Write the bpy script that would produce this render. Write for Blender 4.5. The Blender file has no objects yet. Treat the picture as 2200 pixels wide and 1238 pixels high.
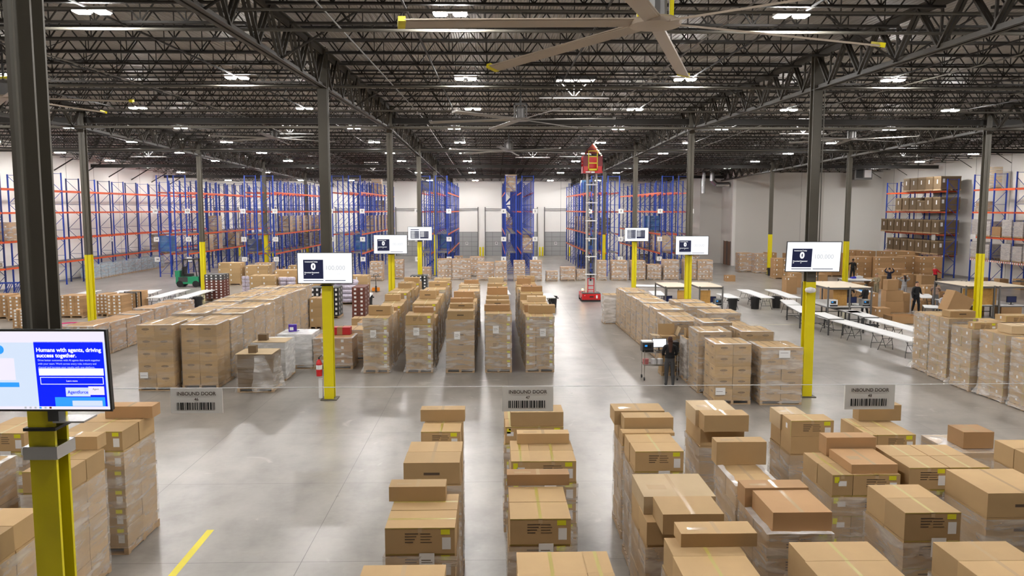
import bpy, math, random
from mathutils import Vector, Matrix, Euler
R = random.Random(7)
PI = math.pi
S = bpy.context.scene
COL = S.collection
# ---------------------------------------------------------------- camera
F_PX, YAW, PITCH, CAMZ = 1703.0, 0.02373, 0.09922, 5.927
cd = bpy.data.cameras.new('camera'); cam = bpy.data.objects.new('camera', cd); COL.objects.link(cam)
cam.location = (0, 0, CAMZ); cam.rotation_euler = (PI/2 - PITCH, 0, -YAW)
cd.sensor_width = 36.0; cd.lens = 36.0*F_PX/2200.0; cd.clip_end = 400; cd.clip_start = .1
S.camera = cam
# ---------------------------------------------------------------- world, exposure
w = bpy.data.worlds.new('world'); S.world = w; w.use_nodes = True
w.node_tree.nodes['Background'].inputs[0].default_value = (.004, .004, .004, 1)
S.view_settings.view_transform = 'Standard'; S.view_settings.look = 'None'
S.view_settings.gamma = 1; S.view_settings.use_curve_mapping = False
S.view_settings.exposure = 2.35
S.cycles.max_bounces = 5; S.cycles.diffuse_bounces = 3; S.cycles.glossy_bounces = 2
S.cycles.transparent_max_bounces = 8; S.cycles.transmission_bounces = 2
S.cycles.caustics_reflective = False; S.cycles.caustics_refractive = False
S.cycles.sample_clamp_indirect = 4.0
S.cycles.use_adaptive_sampling = True; S.cycles.adaptive_threshold = 0.03
S.cycles.use_denoising = True
LAMP_W = 110.0      # strength of every high-bay lens

# ---------------------------------------------------------------- where a point of the photo stands in the hall
def ray(u, v):
    cy, sy, cp, sp = math.cos(YAW), math.sin(YAW), math.cos(PITCH), math.sin(PITCH)
    r = Vector((cy, -sy, 0)); f = Vector((sy*cp, cy*cp, -sp)); up = Vector((sy*sp, cy*sp, cp))
    return f + r*((u-1100)/F_PX) - up*((v-619)/F_PX)
def fl(u, v, z=0.0):
    d = ray(u, v); t = (z-CAMZ)/d.z; return (d.x*t, d.y*t, z)
def at_y(u, v, Y):
    d = ray(u, v); t = Y/d.y; return (d.x*t, Y, CAMZ+d.z*t)

# ---------------------------------------------------------------- materials
MATS = {}
def nmat(name):
    m = bpy.data.materials.new(name); m.use_nodes = True; nt = m.node_tree
    return m, nt, nt.nodes['Principled BSDF']
def pm(name, col, rough=.6, metal=0, emis=None, es=0, noise=0, nscale=6, coat=0, spec=.5):
    if name in MATS: return MATS[name]
    m, nt, b = nmat(name)
    b.inputs['Base Color'].default_value = (*col, 1); b.inputs['Roughness'].default_value = rough
    b.inputs['Metallic'].default_value = metal; b.inputs['Specular IOR Level'].default_value = spec
    if coat: b.inputs['Coat Weight'].default_value = coat
    if emis: b.inputs['Emission Color'].default_value = (*emis, 1); b.inputs['Emission Strength'].default_value = es
    if noise:
        tc = nt.nodes.new('ShaderNodeTexCoord'); n = nt.nodes.new('ShaderNodeTexNoise'); n.inputs['Scale'].default_value = nscale
        n.inputs['Detail'].default_value = 4
        hs = nt.nodes.new('ShaderNodeMix'); hs.data_type = 'RGBA'
        hs.inputs['A'].default_value = (*[max(0, c*(1-noise)) for c in col], 1); hs.inputs['B'].default_value = (*[min(1, c*(1+noise)) for c in col], 1)
        nt.links.new(tc.outputs['Object'], n.inputs['Vector']); nt.links.new(n.outputs['Fac'], hs.inputs['Factor'])
        nt.links.new(hs.outputs['Result'], b.inputs['Base Color'])
    MATS[name] = m; return m
def card(name, col, var=.12):
    """cardboard: a little different on every box, with faint flute lines"""
    if name in MATS: return MATS[name]
    m, nt, b = nmat(name); L = nt.links
    oi = nt.nodes.new('ShaderNodeObjectInfo'); tc = nt.nodes.new('ShaderNodeTexCoord')
    n = nt.nodes.new('ShaderNodeTexNoise'); n.inputs['Scale'].default_value = 2.2; n.inputs['Detail'].default_value = 5
    L.new(tc.outputs['Object'], n.inputs['Vector'])
    mr = nt.nodes.new('ShaderNodeMapRange'); mr.inputs['To Min'].default_value = 1-var; mr.inputs['To Max'].default_value = 1+var
    L.new(oi.outputs['Random'], mr.inputs['Value'])
    mr2 = nt.nodes.new('ShaderNodeMapRange'); mr2.inputs['To Min'].default_value = .88; mr2.inputs['To Max'].default_value = 1.12
    L.new(n.outputs['Fac'], mr2.inputs['Value'])
    mu = nt.nodes.new('ShaderNodeMath'); mu.operation = 'MULTIPLY'; L.new(mr.outputs[0], mu.inputs[0]); L.new(mr2.outputs[0], mu.inputs[1])
    hs = nt.nodes.new('ShaderNodeHueSaturation'); hs.inputs['Color'].default_value = (*col, 1); L.new(mu.outputs[0], hs.inputs['Value'])
    L.new(hs.outputs[0], b.inputs['Base Color']); b.inputs['Roughness'].default_value = .75; b.inputs['Specular IOR Level'].default_value = .3
    MATS[name] = m; return m
def film(name, lo, hi, tint=(.86, .83, .8), rough=.16):
    """stretch wrap: clear film with milky pulled streaks"""
    if name in MATS: return MATS[name]
    m, nt, b = nmat(name); L = nt.links
    b.inputs['Base Color'].default_value = (*tint, 1); b.inputs['Roughness'].default_value = rough; b.inputs['Specular IOR Level'].default_value = .8
    tr = nt.nodes.new('ShaderNodeBsdfTransparent'); mx = nt.nodes.new('ShaderNodeMixShader')
    tc = nt.nodes.new('ShaderNodeTexCoord'); oi = nt.nodes.new('ShaderNodeObjectInfo')
    mp = nt.nodes.new('ShaderNodeMapping'); mp.inputs['Rotation'].default_value = (.35, .25, 0); mp.inputs['Scale'].default_value = (.7, .7, 3.2)
    ad = nt.nodes.new('ShaderNodeVectorMath'); ad.operation = 'ADD'
    L.new(tc.outputs['Object'], ad.inputs[0]); cx = nt.nodes.new('ShaderNodeCombineXYZ')
    ml = nt.nodes.new('ShaderNodeMath'); ml.operation = 'MULTIPLY'; ml.inputs[1].default_value = 40; L.new(oi.outputs['Random'], ml.inputs[0])
    L.new(ml.outputs[0], cx.inputs[0]); L.new(ml.outputs[0], cx.inputs[2]); L.new(cx.outputs[0], ad.inputs[1]); L.new(ad.outputs[0], mp.inputs[0])
    n = nt.nodes.new('ShaderNodeTexNoise'); n.inputs['Scale'].default_value = 2.4; n.inputs['Detail'].default_value = 4; n.inputs['Distortion'].default_value = .4
    L.new(mp.outputs[0], n.inputs['Vector'])
    mr = nt.nodes.new('ShaderNodeMapRange'); mr.inputs['From Min'].default_value = .42; mr.inputs['From Max'].default_value = .68
    mr.inputs['To Min'].default_value = lo; mr.inputs['To Max'].default_value = hi
    L.new(n.outputs['Fac'], mr.inputs['Value']); L.new(mr.outputs[0], mx.inputs[0])
    L.new(tr.outputs[0], mx.inputs[1]); L.new(b.outputs[0], mx.inputs[2])
    bp = nt.nodes.new('ShaderNodeBump'); bp.inputs['Strength'].default_value = .8; bp.inputs['Distance'].default_value = .02
    L.new(n.outputs['Fac'], bp.inputs['Height']); L.new(bp.outputs[0], b.inputs['Normal'])
    L.new(mx.outputs[0], nt.nodes['Material Output'].inputs['Surface'])
    MATS[name] = m; return m

CB = card('cardboard', (.465, .31, .152)); CB2 = card('cardboard_warm', (.43, .255, .122)); CBL = card('cardboard_light', (.55, .41, .245))
CBD = card('cardboard_dark', (.17, .115, .065), .1)
TAPE = pm('tape', (.42, .33, .07), .3); TAPE2 = pm('clear_tape', (.55, .40, .24), .12)
PAPER = pm('paper_label', (.80, .79, .78), .5); INK = pm('printed_ink', (.10, .065, .04), .7); YST = pm('yellow_sticker', (.75, .72, .02), .5)
WOOD = pm('pallet_wood', (.45, .31, .18), .8, noise=.25, nscale=5); PLYW = pm('plywood', (.55, .30, .08), .6, noise=.3, nscale=9)
TOPW = pm('bench_board', (.66, .56, .43), .6, noise=.06)
BLK = pm('black_plastic', (.012, .012, .013), .45); GRAYM = pm('grey_steel', (.16, .155, .15), .45, .4); DGRAY = pm('dark_grey', (.06, .06, .06), .5)
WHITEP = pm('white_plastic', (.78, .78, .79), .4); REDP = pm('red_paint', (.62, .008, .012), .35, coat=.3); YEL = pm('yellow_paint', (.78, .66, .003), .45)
STEEL = pm('column_paint', (.10, .088, .068), .5, noise=.1, nscale=3); JST = pm('joist_paint', (.020, .016, .012), .6)
GIRD = pm('girder_paint', (.05, .042, .032), .55)
BLUE = pm('rack_blue', (.012, .05, .36), .42); ORG = pm('rack_orange', (.70, .09, .012), .42); DKBL = pm('rack_dark_blue', (.012, .028, .14), .45)
CHROME = pm('chrome', (.6, .6, .6), .25, 1); PIPE = pm('pipe_grey', (.13, .12, .10), .45); FAN = pm('fan_blade', (.46, .38, .30), .38, .2)
FILM = film('stretch_film', .17, .5); FILMC = film('clear_film', .04, .22); FILMW = film('white_film', .45, .9, (.9, .89, .88)); FILMB = film('blue_film', .25, .7, (.12, .34, .55))
BLUEW = pm('blue_bottle_pack', (.02, .16, .42), .3, noise=.35, nscale=6); BLUEP = pm('pale_blue_pack', (.26, .40, .52), .3, noise=.15, nscale=5)
NAVY = pm('navy_case', (.02, .03, .08), .4)

# ---------------------------------------------------------------- mesh builder
class MB:
    def __init__(s): s.v = []; s.f = []; s.m = []; s.mats = []
    def mi(s, m):
        if m not in s.mats: s.mats.append(m)
        return s.mats.index(m)
    def quad(s, pts, m):
        i = len(s.v); s.v += [tuple(p) for p in pts]; s.f.append(tuple(range(i, i+len(pts)))); s.m.append(s.mi(m)); return s
    def box(s, x0, x1, y0, y1, z0, z1, m, M=None):
        i = len(s.v); P = [(x0,y0,z0),(x1,y0,z0),(x1,y1,z0),(x0,y1,z0),(x0,y0,z1),(x1,y0,z1),(x1,y1,z1),(x0,y1,z1)]
        if M: P = [tuple(M @ Vector(p)) for p in P]
        s.v += P; k = s.mi(m)
        for f in ((0,3,2,1),(4,5,6,7),(0,1,5,4),(1,2,6,5),(2,3,7,6),(3,0,4,7)): s.f.append(tuple(i+j for j in f)); s.m.append(k)
        return s
    def bar(s, p, q, w, h, m):
        p, q = Vector(p), Vector(q); d = (q-p); L = d.length
        if L < 1e-6: return s
        d /= L; up = Vector((0,0,1)) if abs(d.z) < .99 else Vector((0,1,0))
        a = d.cross(up).normalized(); b = a.cross(d)
        M = Matrix((( a.x,d.x,b.x,p.x),(a.y,d.y,b.y,p.y),(a.z,d.z,b.z,p.z),(0,0,0,1)))
        return s.box(-w/2, w/2, 0, L, -h/2, h/2, m, M)
    def tube(s, p, q, r, m, n=8, r2=None, cap=True):
        p, q = Vector(p), Vector(q); d = (q-p).normalized(); r2 = r if r2 is None else r2
        up = Vector((0,0,1)) if abs(d.z) < .95 else Vector((0,1,0)); a = d.cross(up).normalized(); b = a.cross(d)
        i = len(s.v); k = s.mi(m)
        for c, rr in ((p, r), (q, r2)):
            for j in range(n):
                t = 2*PI*j/n; s.v.append(tuple(c + a*rr*math.cos(t) + b*rr*math.sin(t)))
        for j in range(n): s.f.append((i+j, i+(j+1)%n, i+n+(j+1)%n, i+n+j)); s.m.append(k)
        if cap: s.f.append(tuple(i+j for j in reversed(range(n)))); s.m.append(k); s.f.append(tuple(i+n+j for j in range(n))); s.m.append(k)
        return s
    def path(s, pts, r, m, n=6):
        for a, b in zip(pts, pts[1:]): s.tube(a, b, r, m, n)
        return s
    def lathe(s, prof, m, n=16, c=(0,0,0), M=None):
        i = len(s.v); k = s.mi(m)
        for r, z in prof:
            for j in range(n):
                t = 2*PI*j/n; p = Vector((c[0]+r*math.cos(t), c[1]+r*math.sin(t), c[2]+z)); s.v.append(tuple(M @ p if M else p))
        for a in range(len(prof)-1):
            for j in range(n): s.f.append((i+a*n+j, i+a*n+(j+1)%n, i+(a+1)*n+(j+1)%n, i+(a+1)*n+j)); s.m.append(k)
        return s
    def prism(s, pts, y0, y1, m):
        """polygon in XZ pulled along Y"""
        i = len(s.v); n = len(pts); k = s.mi(m)
        for y in (y0, y1): s.v += [(x, y, z) for x, z in pts]
        s.f.append(tuple(i+j for j in range(n))); s.m.append(k); s.f.append(tuple(i+n+j for j in reversed(range(n)))); s.m.append(k)
        for j in range(n): s.f.append((i+j, i+n+j, i+n+(j+1)%n, i+(j+1)%n)); s.m.append(k)
        return s
    def mesh(s, name, smooth=False):
        me = bpy.data.meshes.new(name); me.from_pydata(s.v, [], s.f)
        for m in s.mats: me.materials.append(m)
        me.polygons.foreach_set('material_index', s.m)
        if smooth: me.polygons.foreach_set('use_smooth', [True]*len(s.f))
        me.update(); return me
    def build(s, name, parent=None, loc=(0,0,0), rz=0, smooth=False): return ob(name, s.mesh(name, smooth), parent, loc, rz)
def ob(name, me, parent=None, loc=(0,0,0), rz=0):
    o = bpy.data.objects.new(name, me); COL.objects.link(o); o.location = loc
    if rz: o.rotation_euler = (0, 0, rz)
    if parent: o.parent = parent
    return o
def tag(o, label, cat, group=None, kind=None):
    o['label'] = label; o['category'] = cat
    if group: o['group'] = group
    if kind: o['kind'] = kind
    return o
def thing(name, label, cat, loc=(0,0,0), rz=0, group=None):
    return tag(ob(name, None, None, loc, rz), label, cat, group)
def struct(o, label=None):
    o['kind'] = 'structure'
    if label: o['label'] = label
    return o
def dup(r, loc, rz=0, label=None, group=None):
    c = r.copy(); COL.objects.link(c); c.location = loc; c.rotation_euler = (0, 0, rz)
    if label: c['label'] = label
    if group: c['group'] = group
    for ch in list(r.children):
        d = ch.copy(); COL.objects.link(d); d.parent = c
        for g in list(ch.children):
            e = g.copy(); COL.objects.link(e); e.parent = d
    return c
def text_mesh(txt, size, mat, align='CENTER', bold=0.0):
    cu = bpy.data.curves.new('lettering', 'FONT'); cu.body = txt; cu.size = size; cu.align_x = align; cu.align_y = 'CENTER'; cu.offset = bold
    o = bpy.data.objects.new('tmp', cu); COL.objects.link(o)
    bpy.context.view_layer.update()
    me = bpy.data.meshes.new_from_object(o.evaluated_get(bpy.context.evaluated_depsgraph_get())); bpy.data.objects.remove(o); bpy.data.curves.remove(cu)
    me.name = 'lettering'; me.materials.clear(); me.materials.append(mat); return me
def text(txt, size, mat, parent, loc, align='CENTER', name='lettering', bold=0.0, rot=(PI/2, 0, 0)):
    o = ob(name, text_mesh(txt, size, mat, align, bold), parent, loc); o.rotation_euler = rot; return o
ORD = 'first second third fourth fifth sixth seventh eighth ninth tenth eleventh twelfth thirteenth fourteenth fifteenth sixteenth'.split()

# ================================================================= THE HALL
XC = [-35.24+15.055*k for k in range(6)]          # girder / column lines
YC = [9.06+15.49*k for k in range(7)]             # column rows
XL, XR, YF, YB = -35.6, 40.9, -6.0, 101.35
def zb(Y): return 9.84-.0185*abs(Y-40.04)          # underside of the joist girders (the roof has a ridge)
def zd(Y): return zb(Y)+1.45                       # roof deck

# floor
m, nt, b = nmat('polished_concrete'); L = nt.links
tc = nt.nodes.new('ShaderNodeTexCoord')
def noise(scale, det, vec=None, dist=0):
    n = nt.nodes.new('ShaderNodeTexNoise'); n.inputs['Scale'].default_value = scale; n.inputs['Detail'].default_value = det; n.inputs['Distortion'].default_value = dist
    L.new(vec or tc.outputs['Object'], n.inputs['Vector']); return n.outputs['Fac']
def ramp(fac, stops):
    r = nt.nodes.new('ShaderNodeValToRGB'); e = r.color_ramp.elements
    while len(e) < len(stops): e.new(.5)
    for i, (p, c) in enumerate(stops): e[i].position = p; e[i].color = (*c, 1)
    L.new(fac, r.inputs[0]); return r.outputs[0]
def mixc(a, bb, f, mode='MIX'):
    x = nt.nodes.new('ShaderNodeMix'); x.data_type = 'RGBA'; x.blend_type = mode
    for s_, v_ in (('A', a), ('B', bb)):
        if isinstance(v_, tuple): x.inputs[s_].default_value = (*v_, 1)
        else: L.new(v_, x.inputs[s_])
    if isinstance(f, float): x.inputs['Factor'].default_value = f
    else: L.new(f, x.inputs['Factor'])
    return x.outputs['Result']
n1 = noise(.20, 7, dist=.3); n2 = noise(1.3, 7, dist=.2); n3 = noise(9, 6)
c1 = ramp(n1, [(.32, (.19, .172, .15)), (.5, (.265, .243, .217)), (.68, (.345, .32, .29))])
c2 = ramp(n2, [(.3, (.78, .775, .77)), (.55, (1, 1, 1)), (.72, (1.1, 1.08, 1.06))])
c = mixc(c1, c2, 1.0, 'MULTIPLY'); c3 = ramp(n3, [(.35, (.93, .93, .93)), (.6, (1, 1, 1))]); c = mixc(c, c3, 1.0, 'MULTIPLY')
mpf = nt.nodes.new('ShaderNodeMapping'); mpf.inputs['Scale'].default_value = (1, .35, 1); mpf.inputs['Rotation'].default_value = (0, 0, 1.2); L.new(tc.outputs['Object'], mpf.inputs[0])
n4 = noise(.9, 6, mpf.outputs[0], .3); sc = ramp(n4, [(.40, (0, 0, 0)), (.90, (.8, .8, .8))]); c = mixc(c, (.42, .39, .35), sc)
n5 = noise(2.6, 2); c = mixc(c, (.10, .09, .08), ramp(n5, [(.75, (0, 0, 0)), (.78, (.5, .5, .5))]))
n6 = noise(.5, 8, dist=3.0); c = mixc(c, (.50, .47, .43), ramp(n6, [(.66, (0, 0, 0)), (.74, (.55, .55, .55))]))
# sawn joints on the column grid and between
sep = nt.nodes.new('ShaderNodeSeparateXYZ'); L.new(tc.outputs['Object'], sep.inputs[0])
def mth(op, a, b2=None):
    x = nt.nodes.new('ShaderNodeMath'); x.operation = op
    for i, v_ in enumerate((a, b2)):
        if v_ is None: continue
        if isinstance(v_, (int, float)): x.inputs[i].default_value = v_
        else: L.new(v_, x.inputs[i])
    return x.outputs[0]
def joint(o, off, step, wdt): return mth('LESS_THAN', mth('ABSOLUTE', mth('SUBTRACT', mth('FRACT', mth('DIVIDE', mth('ADD', o, off), step)), .5)), wdt/step)
jx = joint(sep.outputs[0], 35.24-3.764+7.5275/2+3.764, 7.5275/2, .006); jy = joint(sep.outputs[1], -9.06+3.8725/2+38.725, 3.8725, .006)
c = mixc(c, (.10, .09, .08), mth('MAXIMUM', jx, jy))
L.new(c, b.inputs['Base Color'])
rr = nt.nodes.new('ShaderNodeMapRange'); L.new(n2, rr.inputs['Value']); rr.inputs['From Min'].default_value = .35; rr.inputs['From Max'].default_value = .7
rr.inputs['To Min'].default_value = .24; rr.inputs['To Max'].default_value = .33; b.inputs['Roughness'].default_value = .29
b.inputs['Specular IOR Level'].default_value = .6
CONC = m
struct(MB().box(XL-.3, XR+.3, YF-.3, YB+.3, -.3, 0, CONC).build('floor'), 'polished grey concrete slab floor of the hall')

# walls: tilt-up panels with seams
WALL = pm('wall_paint', (.84, .815, .775), .7, noise=.02, nscale=.3); WALG = pm('wall_paint_grey', (.66, .63, .585), .7, noise=.03, nscale=.3)
SEAM = pm('wall_seam', (.36, .34, .32), .8)
H = 11.6
struct(MB().box(XL-.3, XL, YF, YB, 0, H, WALL).build('wall_left'))
o = MB().box(XL-.3, XR+.3, YB, YB+.3, 0, H, WALL)
for k in range(-9, 8): o.box(k*3.78+1.06-.02, k*3.78+1.06+.02, YB-.01, YB, 0, H, SEAM) if k % 2 == 0 else None
struct(o.build('wall_back'))
struct(MB().box(XL-.3, XR+.3, YF-.3, YF, 0, H, pm('front_wall_paint', (.30, .28, .26), .7)).build('wall_front'))
o = MB().box(XR, XR+.3, YF, YB, 0, H, WALL)
for k in range(12): o.box(XR-.012, XR, 30+k*4.6, 30.04+k*4.6, 0, H, SEAM)
struct(o.build('wall_right'))
for k in range(14): o = MB().box(XL, XL+.01, 40+k*4.6, 40.03+k*4.6, 0, H, SEAM).build('trim_%d' % (k+30)); struct(o)
# the office block in the far right corner
o = MB().box(25.1, 34.6, 82.7, YB, 0, H, WALG); o.box(34.6, XR, 82.95, YB, 0, H, WALL)
for x in (28.9, 32.2): o.box(x, x+.03, 82.69, 82.7, 0, H, SEAM)
o.box(33.0, 33.6, 82.5, 82.7, 0, H, WALG)
struct(o.build('wall_office'))
o = MB().box(22.7, 25.1, 86.9, YB, 0, H, WALG); o.box(25.05, 25.35, 82.66, 83.0, 0, H, WALL)
struct(o.build('wall_office_side'))
d = MB()
DOORB = pm('door_brown', (.20, .09, .04), .5)
for i, (ya, yb_) in enumerate(((83.1, 84.1), (84.5, 85.5))):
    d2 = MB().box(25.02, 25.1, ya, yb_, 0, 2.5, DOORB).box(24.99, 25.03, ya-.06, ya, 0, 2.56, GRAYM).box(24.99, 25.03, yb_, yb_+.06, 0, 2.56, GRAYM); struct(d2.build('door_%d' % (20+i)), 'brown office door in the white side wall')
# baseboard stripe on walls
struct(MB().box(XL, XL+.03, 30, YB, 0, .15, SEAM).build('baseboard_left')); struct(MB().box(XR-.03, XR, 30, YB, 0, .15, SEAM).build('baseboard_right'))

# dock doors on the back wall
DG = pm('dock_door_grey', (.36, .365, .36), .5); DGL = pm('dock_door_rail', (.22, .225, .22), .5)
n_d = 0
for k in range(-8, 4):
    x0 = -4.74+3.78*k; x1 = x0+2.77; n_d += 1
    t = ob('door_%d' % n_d, None, None, (x0, YB, 0)); struct(t, 'closed grey dock door with grid of panels in the back wall'); W_ = x1-x0
    p = MB().box(0, W_, -.06, 0, 0, 3.05, DG)
    for z in (.02, .6, 1.2, 1.8, 2.4, 3.02): p.box(0, W_, -.08, -.06, z-.025, z+.025, DGL)
    for x in (.0, W_/2-.5, W_/2+.6, W_): p.box(x-.02, x+.02, -.08, -.06, 0, 3.05, DGL)
    struct(p.build('door_panel', t))
    p = MB()
    for x in (-.05, W_+.05): p.box(x-.05, x+.05, -.14, 0, 0, 6.2, GRAYM)
    p.box(0, W_, -.12, -.06, 5.95, 6.0, GRAYM).box(0, W_, -.12, -.06, 5.75, 5.79, GRAYM)
    struct(p.build('door_track', t))
    struct(MB().box(W_/2-.14, W_/2+.14, -.09, -.08, 1.4, 1.75, PAPER).build('door_sign', t))
    q = text('0', .34, BLK, t, (W_/2, -.095, 1.57), name='door_numeral', bold=.012); struct(q)
    g = thing('bollard', 'yellow bollard in front of the back wall beside dock doors', 'bollard', (x0-.33, YB-.9, 0), group='yellow bollards along the dock doors')
    MB().lathe([(.11, 0), (.11, 1.05), (.09, 1.14), (0, 1.18)], YEL, 12).build('post', g, smooth=False)
    g['label'] = 'yellow bollard at the left side of the %s dock door from the left' % ORD[n_d-1]; g2 = dup(g, (x1+.33, YB-.9, 0), 0, 'yellow bollard at the right side of the %s dock door from the left' % ORD[n_d-1])

# columns: H section, lower 3.66 m yellow
def hsec(mb, s, z0, z1, m, fl_=.035):
    h = .142*s
    mb.box(-h, h, -h, -h+fl_, z0, z1, m); mb.box(-h, h, h-fl_, h, z0, z1, m); mb.box(-.02, .02, -h, h, z0, z1, m)
cm = {}
ncol = 0
for i, X in enumerate(XC):
    for j, Y in enumerate(YC):
        if i in (0, 5): continue
        if X > 22 and Y > 82: continue
        if j == 6 : continue
        tn = {1: 'left', 2: 'middle left', 3: 'middle right', 4: 'right'}[i]
        t = thing('column', 'steel column with yellow lower guard, %s of the %s line of columns' % (['nearest', 'second', 'third', 'fourth', 'fifth', 'farthest'][j], tn), 'column', (X, Y, 0), group='steel columns of the hall')
        key = round(zb(Y), 2)
        if key not in cm:
            p = MB(); hsec(p, 1, .0, zb(Y)+1.2, STEEL); q = MB(); hsec(q, 1.04, 0, 3.66, YEL, .042)
            pl = MB().box(-.25, .25, -.25, .25, 0, .03, STEEL); cm[key] = (p.mesh('shaft'), q.mesh('yellow_guard'), pl.mesh('base_plate'))
        ob('shaft', cm[key][0], t); ob('yellow_guard', cm[key][1], t); ob('base_plate', cm[key][2], t)
        if j == 0: MB().box(-.06, -.02, -.20, -.16, 3.7, zb(Y), PIPE).build('conduit', t)
        if j == 1 and i > 1: MB().box(.165, .19, -.2, -.17, 3.7, zb(Y), PIPE).build('conduit', t)

# roof deck: ribbed sheets, ridge at Y = 40
m, nt, b = nmat('roof_deck'); L = nt.links
tc = nt.nodes.new('ShaderNodeTexCoord'); sep = nt.nodes.new('ShaderNodeSeparateXYZ'); L.new(tc.outputs['Object'], sep.inputs[0])
b.inputs['Base Color'].default_value = (.40, .365, .33, 1); b.inputs['Roughness'].default_value = .5
wv = mth('SINE', mth('MULTIPLY', sep.outputs[0], 2*PI/.152)); wv = mth('MULTIPLY', wv, 2.2); wv = mth('MINIMUM', mth('MAXIMUM', wv, -1.0), 1.0)
bp = nt.nodes.new('ShaderNodeBump'); bp.inputs['Strength'].default_value = 1.0; bp.inputs['Distance'].default_value = .035; L.new(wv, bp.inputs['Height']); L.new(bp.outputs[0], b.inputs['Normal'])
DECK = m
o = MB(); k = 0
for ya, yb_ in ((YF, 40.04), (40.04, YB)):
    o.quad([(XL, ya, zd(ya)), (XR, ya, zd(ya)), (XR, yb_, zd(yb_)), (XL, yb_, zd(yb_))][::-1], DECK)
    o.quad([(XL, ya, zd(ya)+.15), (XR, ya, zd(ya)+.15), (XR, yb_, zd(yb_)+.15), (XL, yb_, zd(yb_)+.15)], DECK)
struct(o.build('ceiling'), 'ribbed pale metal roof deck above the joists')

# open-web joists across every bay
JL, JD = 15.055, .74
p = MB(); p.box(0, JL, -.06, -.012, -.05, 0, JST).box(0, JL, .012, .06, -.05, 0, JST).box(.5, JL-.5, -.05, -.012, -JD, -JD+.05, JST).box(.5, JL-.5, .012, .05, -JD, -JD+.05, JST)
npan = 14; pl_ = (JL-.6)/npan
for i in range(npan):
    x = .3+i*pl_
    p.bar((x, 0, -.03), (x+pl_/2, 0, -JD+.03), .03, .03, JST); p.bar((x+pl_/2, 0, -JD+.03), (x+pl_, 0, -.03), .03, .03, JST)
    if i: p.bar((x+pl_/2, 0, -JD+.03), (x+pl_/2, 0, -.03), .022, .022, JST)
jm = p.mesh('roof_joist')
p = MB()                      # girder, one bay long, chord depth 1.25
GL = 15.49
p.box(-.13, -.02, 0, GL, -1.27, -1.25, GIRD).box(.02, .13, 0, GL, -1.27, -1.25, GIRD).box(-.04, -.02, 0, GL, -1.27, -1.13, GIRD).box(.02, .04, 0, GL, -1.27, -1.13, GIRD)
p.box(-.13, .13, 0, GL, -.14, -.10, GIRD).box(-.04, -.02, 0, GL, -.3, -.12, GIRD).box(.02, .04, 0, GL, -.3, -.12, GIRD)
for i in range(8):
    y = i*GL/8; h = GL/16
    for sx in (-.05, .05):
        p.bar((sx, y, -.15), (sx, y+h, -1.2), .07, .05, GIRD); p.bar((sx, y+h, -1.2), (sx, y+2*h, -.15), .07, .05, GIRD)
    p.bar((0, y+h, -1.2), (0, y+h, -.2), .05, .05, GIRD)
gm = p.mesh('roof_girder')
tie = MB().box(0, 15.055, -.1, .1, .28, .3, JST).box(0, 15.055, -.1, .1, 0, .02, GIRD).box(0, 15.055, -.012, .012, 0, .3, JST).mesh('roof_tie_beam')
p = MB()
for dx in (.22, .5, .78):
    x = dx*JL
    p.box(x-.02, x+.02, 0, GL, -JD-.02, -JD+.02, JST)
    for i in range(8): p.bar((x, i*GL/8, -JD), (x, (i+1)*GL/8, -.02), .02, .02, JST) if dx == .5 else None
bridge = p.mesh('roof_bridging')
for j in range(-1, 6):
    Y0 = YC[0]+15.49*j
    for i in range(5):
        X0 = XC[i]
        sl = math.atan2(zd(Y0+GL)-zd(Y0), GL)
        if j >= 0:
            for k in range(8):
                Y = Y0+k*15.49/8
                if Y < 12.5: continue
                struct(ob('roof_joist', jm, None, (X0, Y, zd(Y)-.02)), 'open web steel joist spanning under the roof deck')
            g = struct(ob('roof_bridging', bridge, None, (X0, Y0, zd(Y0)-.02)), 'steel bridging lines tying the roof joists'); g.rotation_euler = (sl, 0, 0)
        if i > 0:
            g = struct(ob('roof_girder', gm, None, (X0, Y0, zb(Y0)+1.27)), 'deep trussed girder running between the column heads'); g.rotation_euler = (sl, 0, 0)
        if j >= 2: struct(ob('roof_tie_beam', tie, None, (X0, Y0, zb(Y0)+.28)), 'solid steel tie beam across the bay')
# knee braces
p = MB().tube((0, 0, 0), (1.9, 0, 1.15), .028, JST, 6).mesh('roof_brace')
q = MB().tube((0, 0, 0), (-1.9, 0, 1.15), .028, JST, 6).mesh('roof_brace')
for j in range(0, 5):
    for i in range(1, 6):
        for fy in (.35, .68):
            Y = YC[j]+15.49*fy
            if i < 5: struct(ob('roof_brace', p, None, (XC[i], Y, zb(Y)+.03)), 'thin diagonal brace from girder to joist')
            struct(ob('roof_brace', q, None, (XC[i], Y, zb(Y)+.03)), 'thin diagonal brace from girder to joist')
q = MB().tube((0, 0, 0), (1.6, 0, .95), .05, JST, 6).mesh('roof_brace')
for k in range(9): struct(ob('roof_brace', q, None, (XL, 52+k*4.6, zd(52+k*4.6)-1.75)), 'short strut bracing the left wall to the roof')
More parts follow.
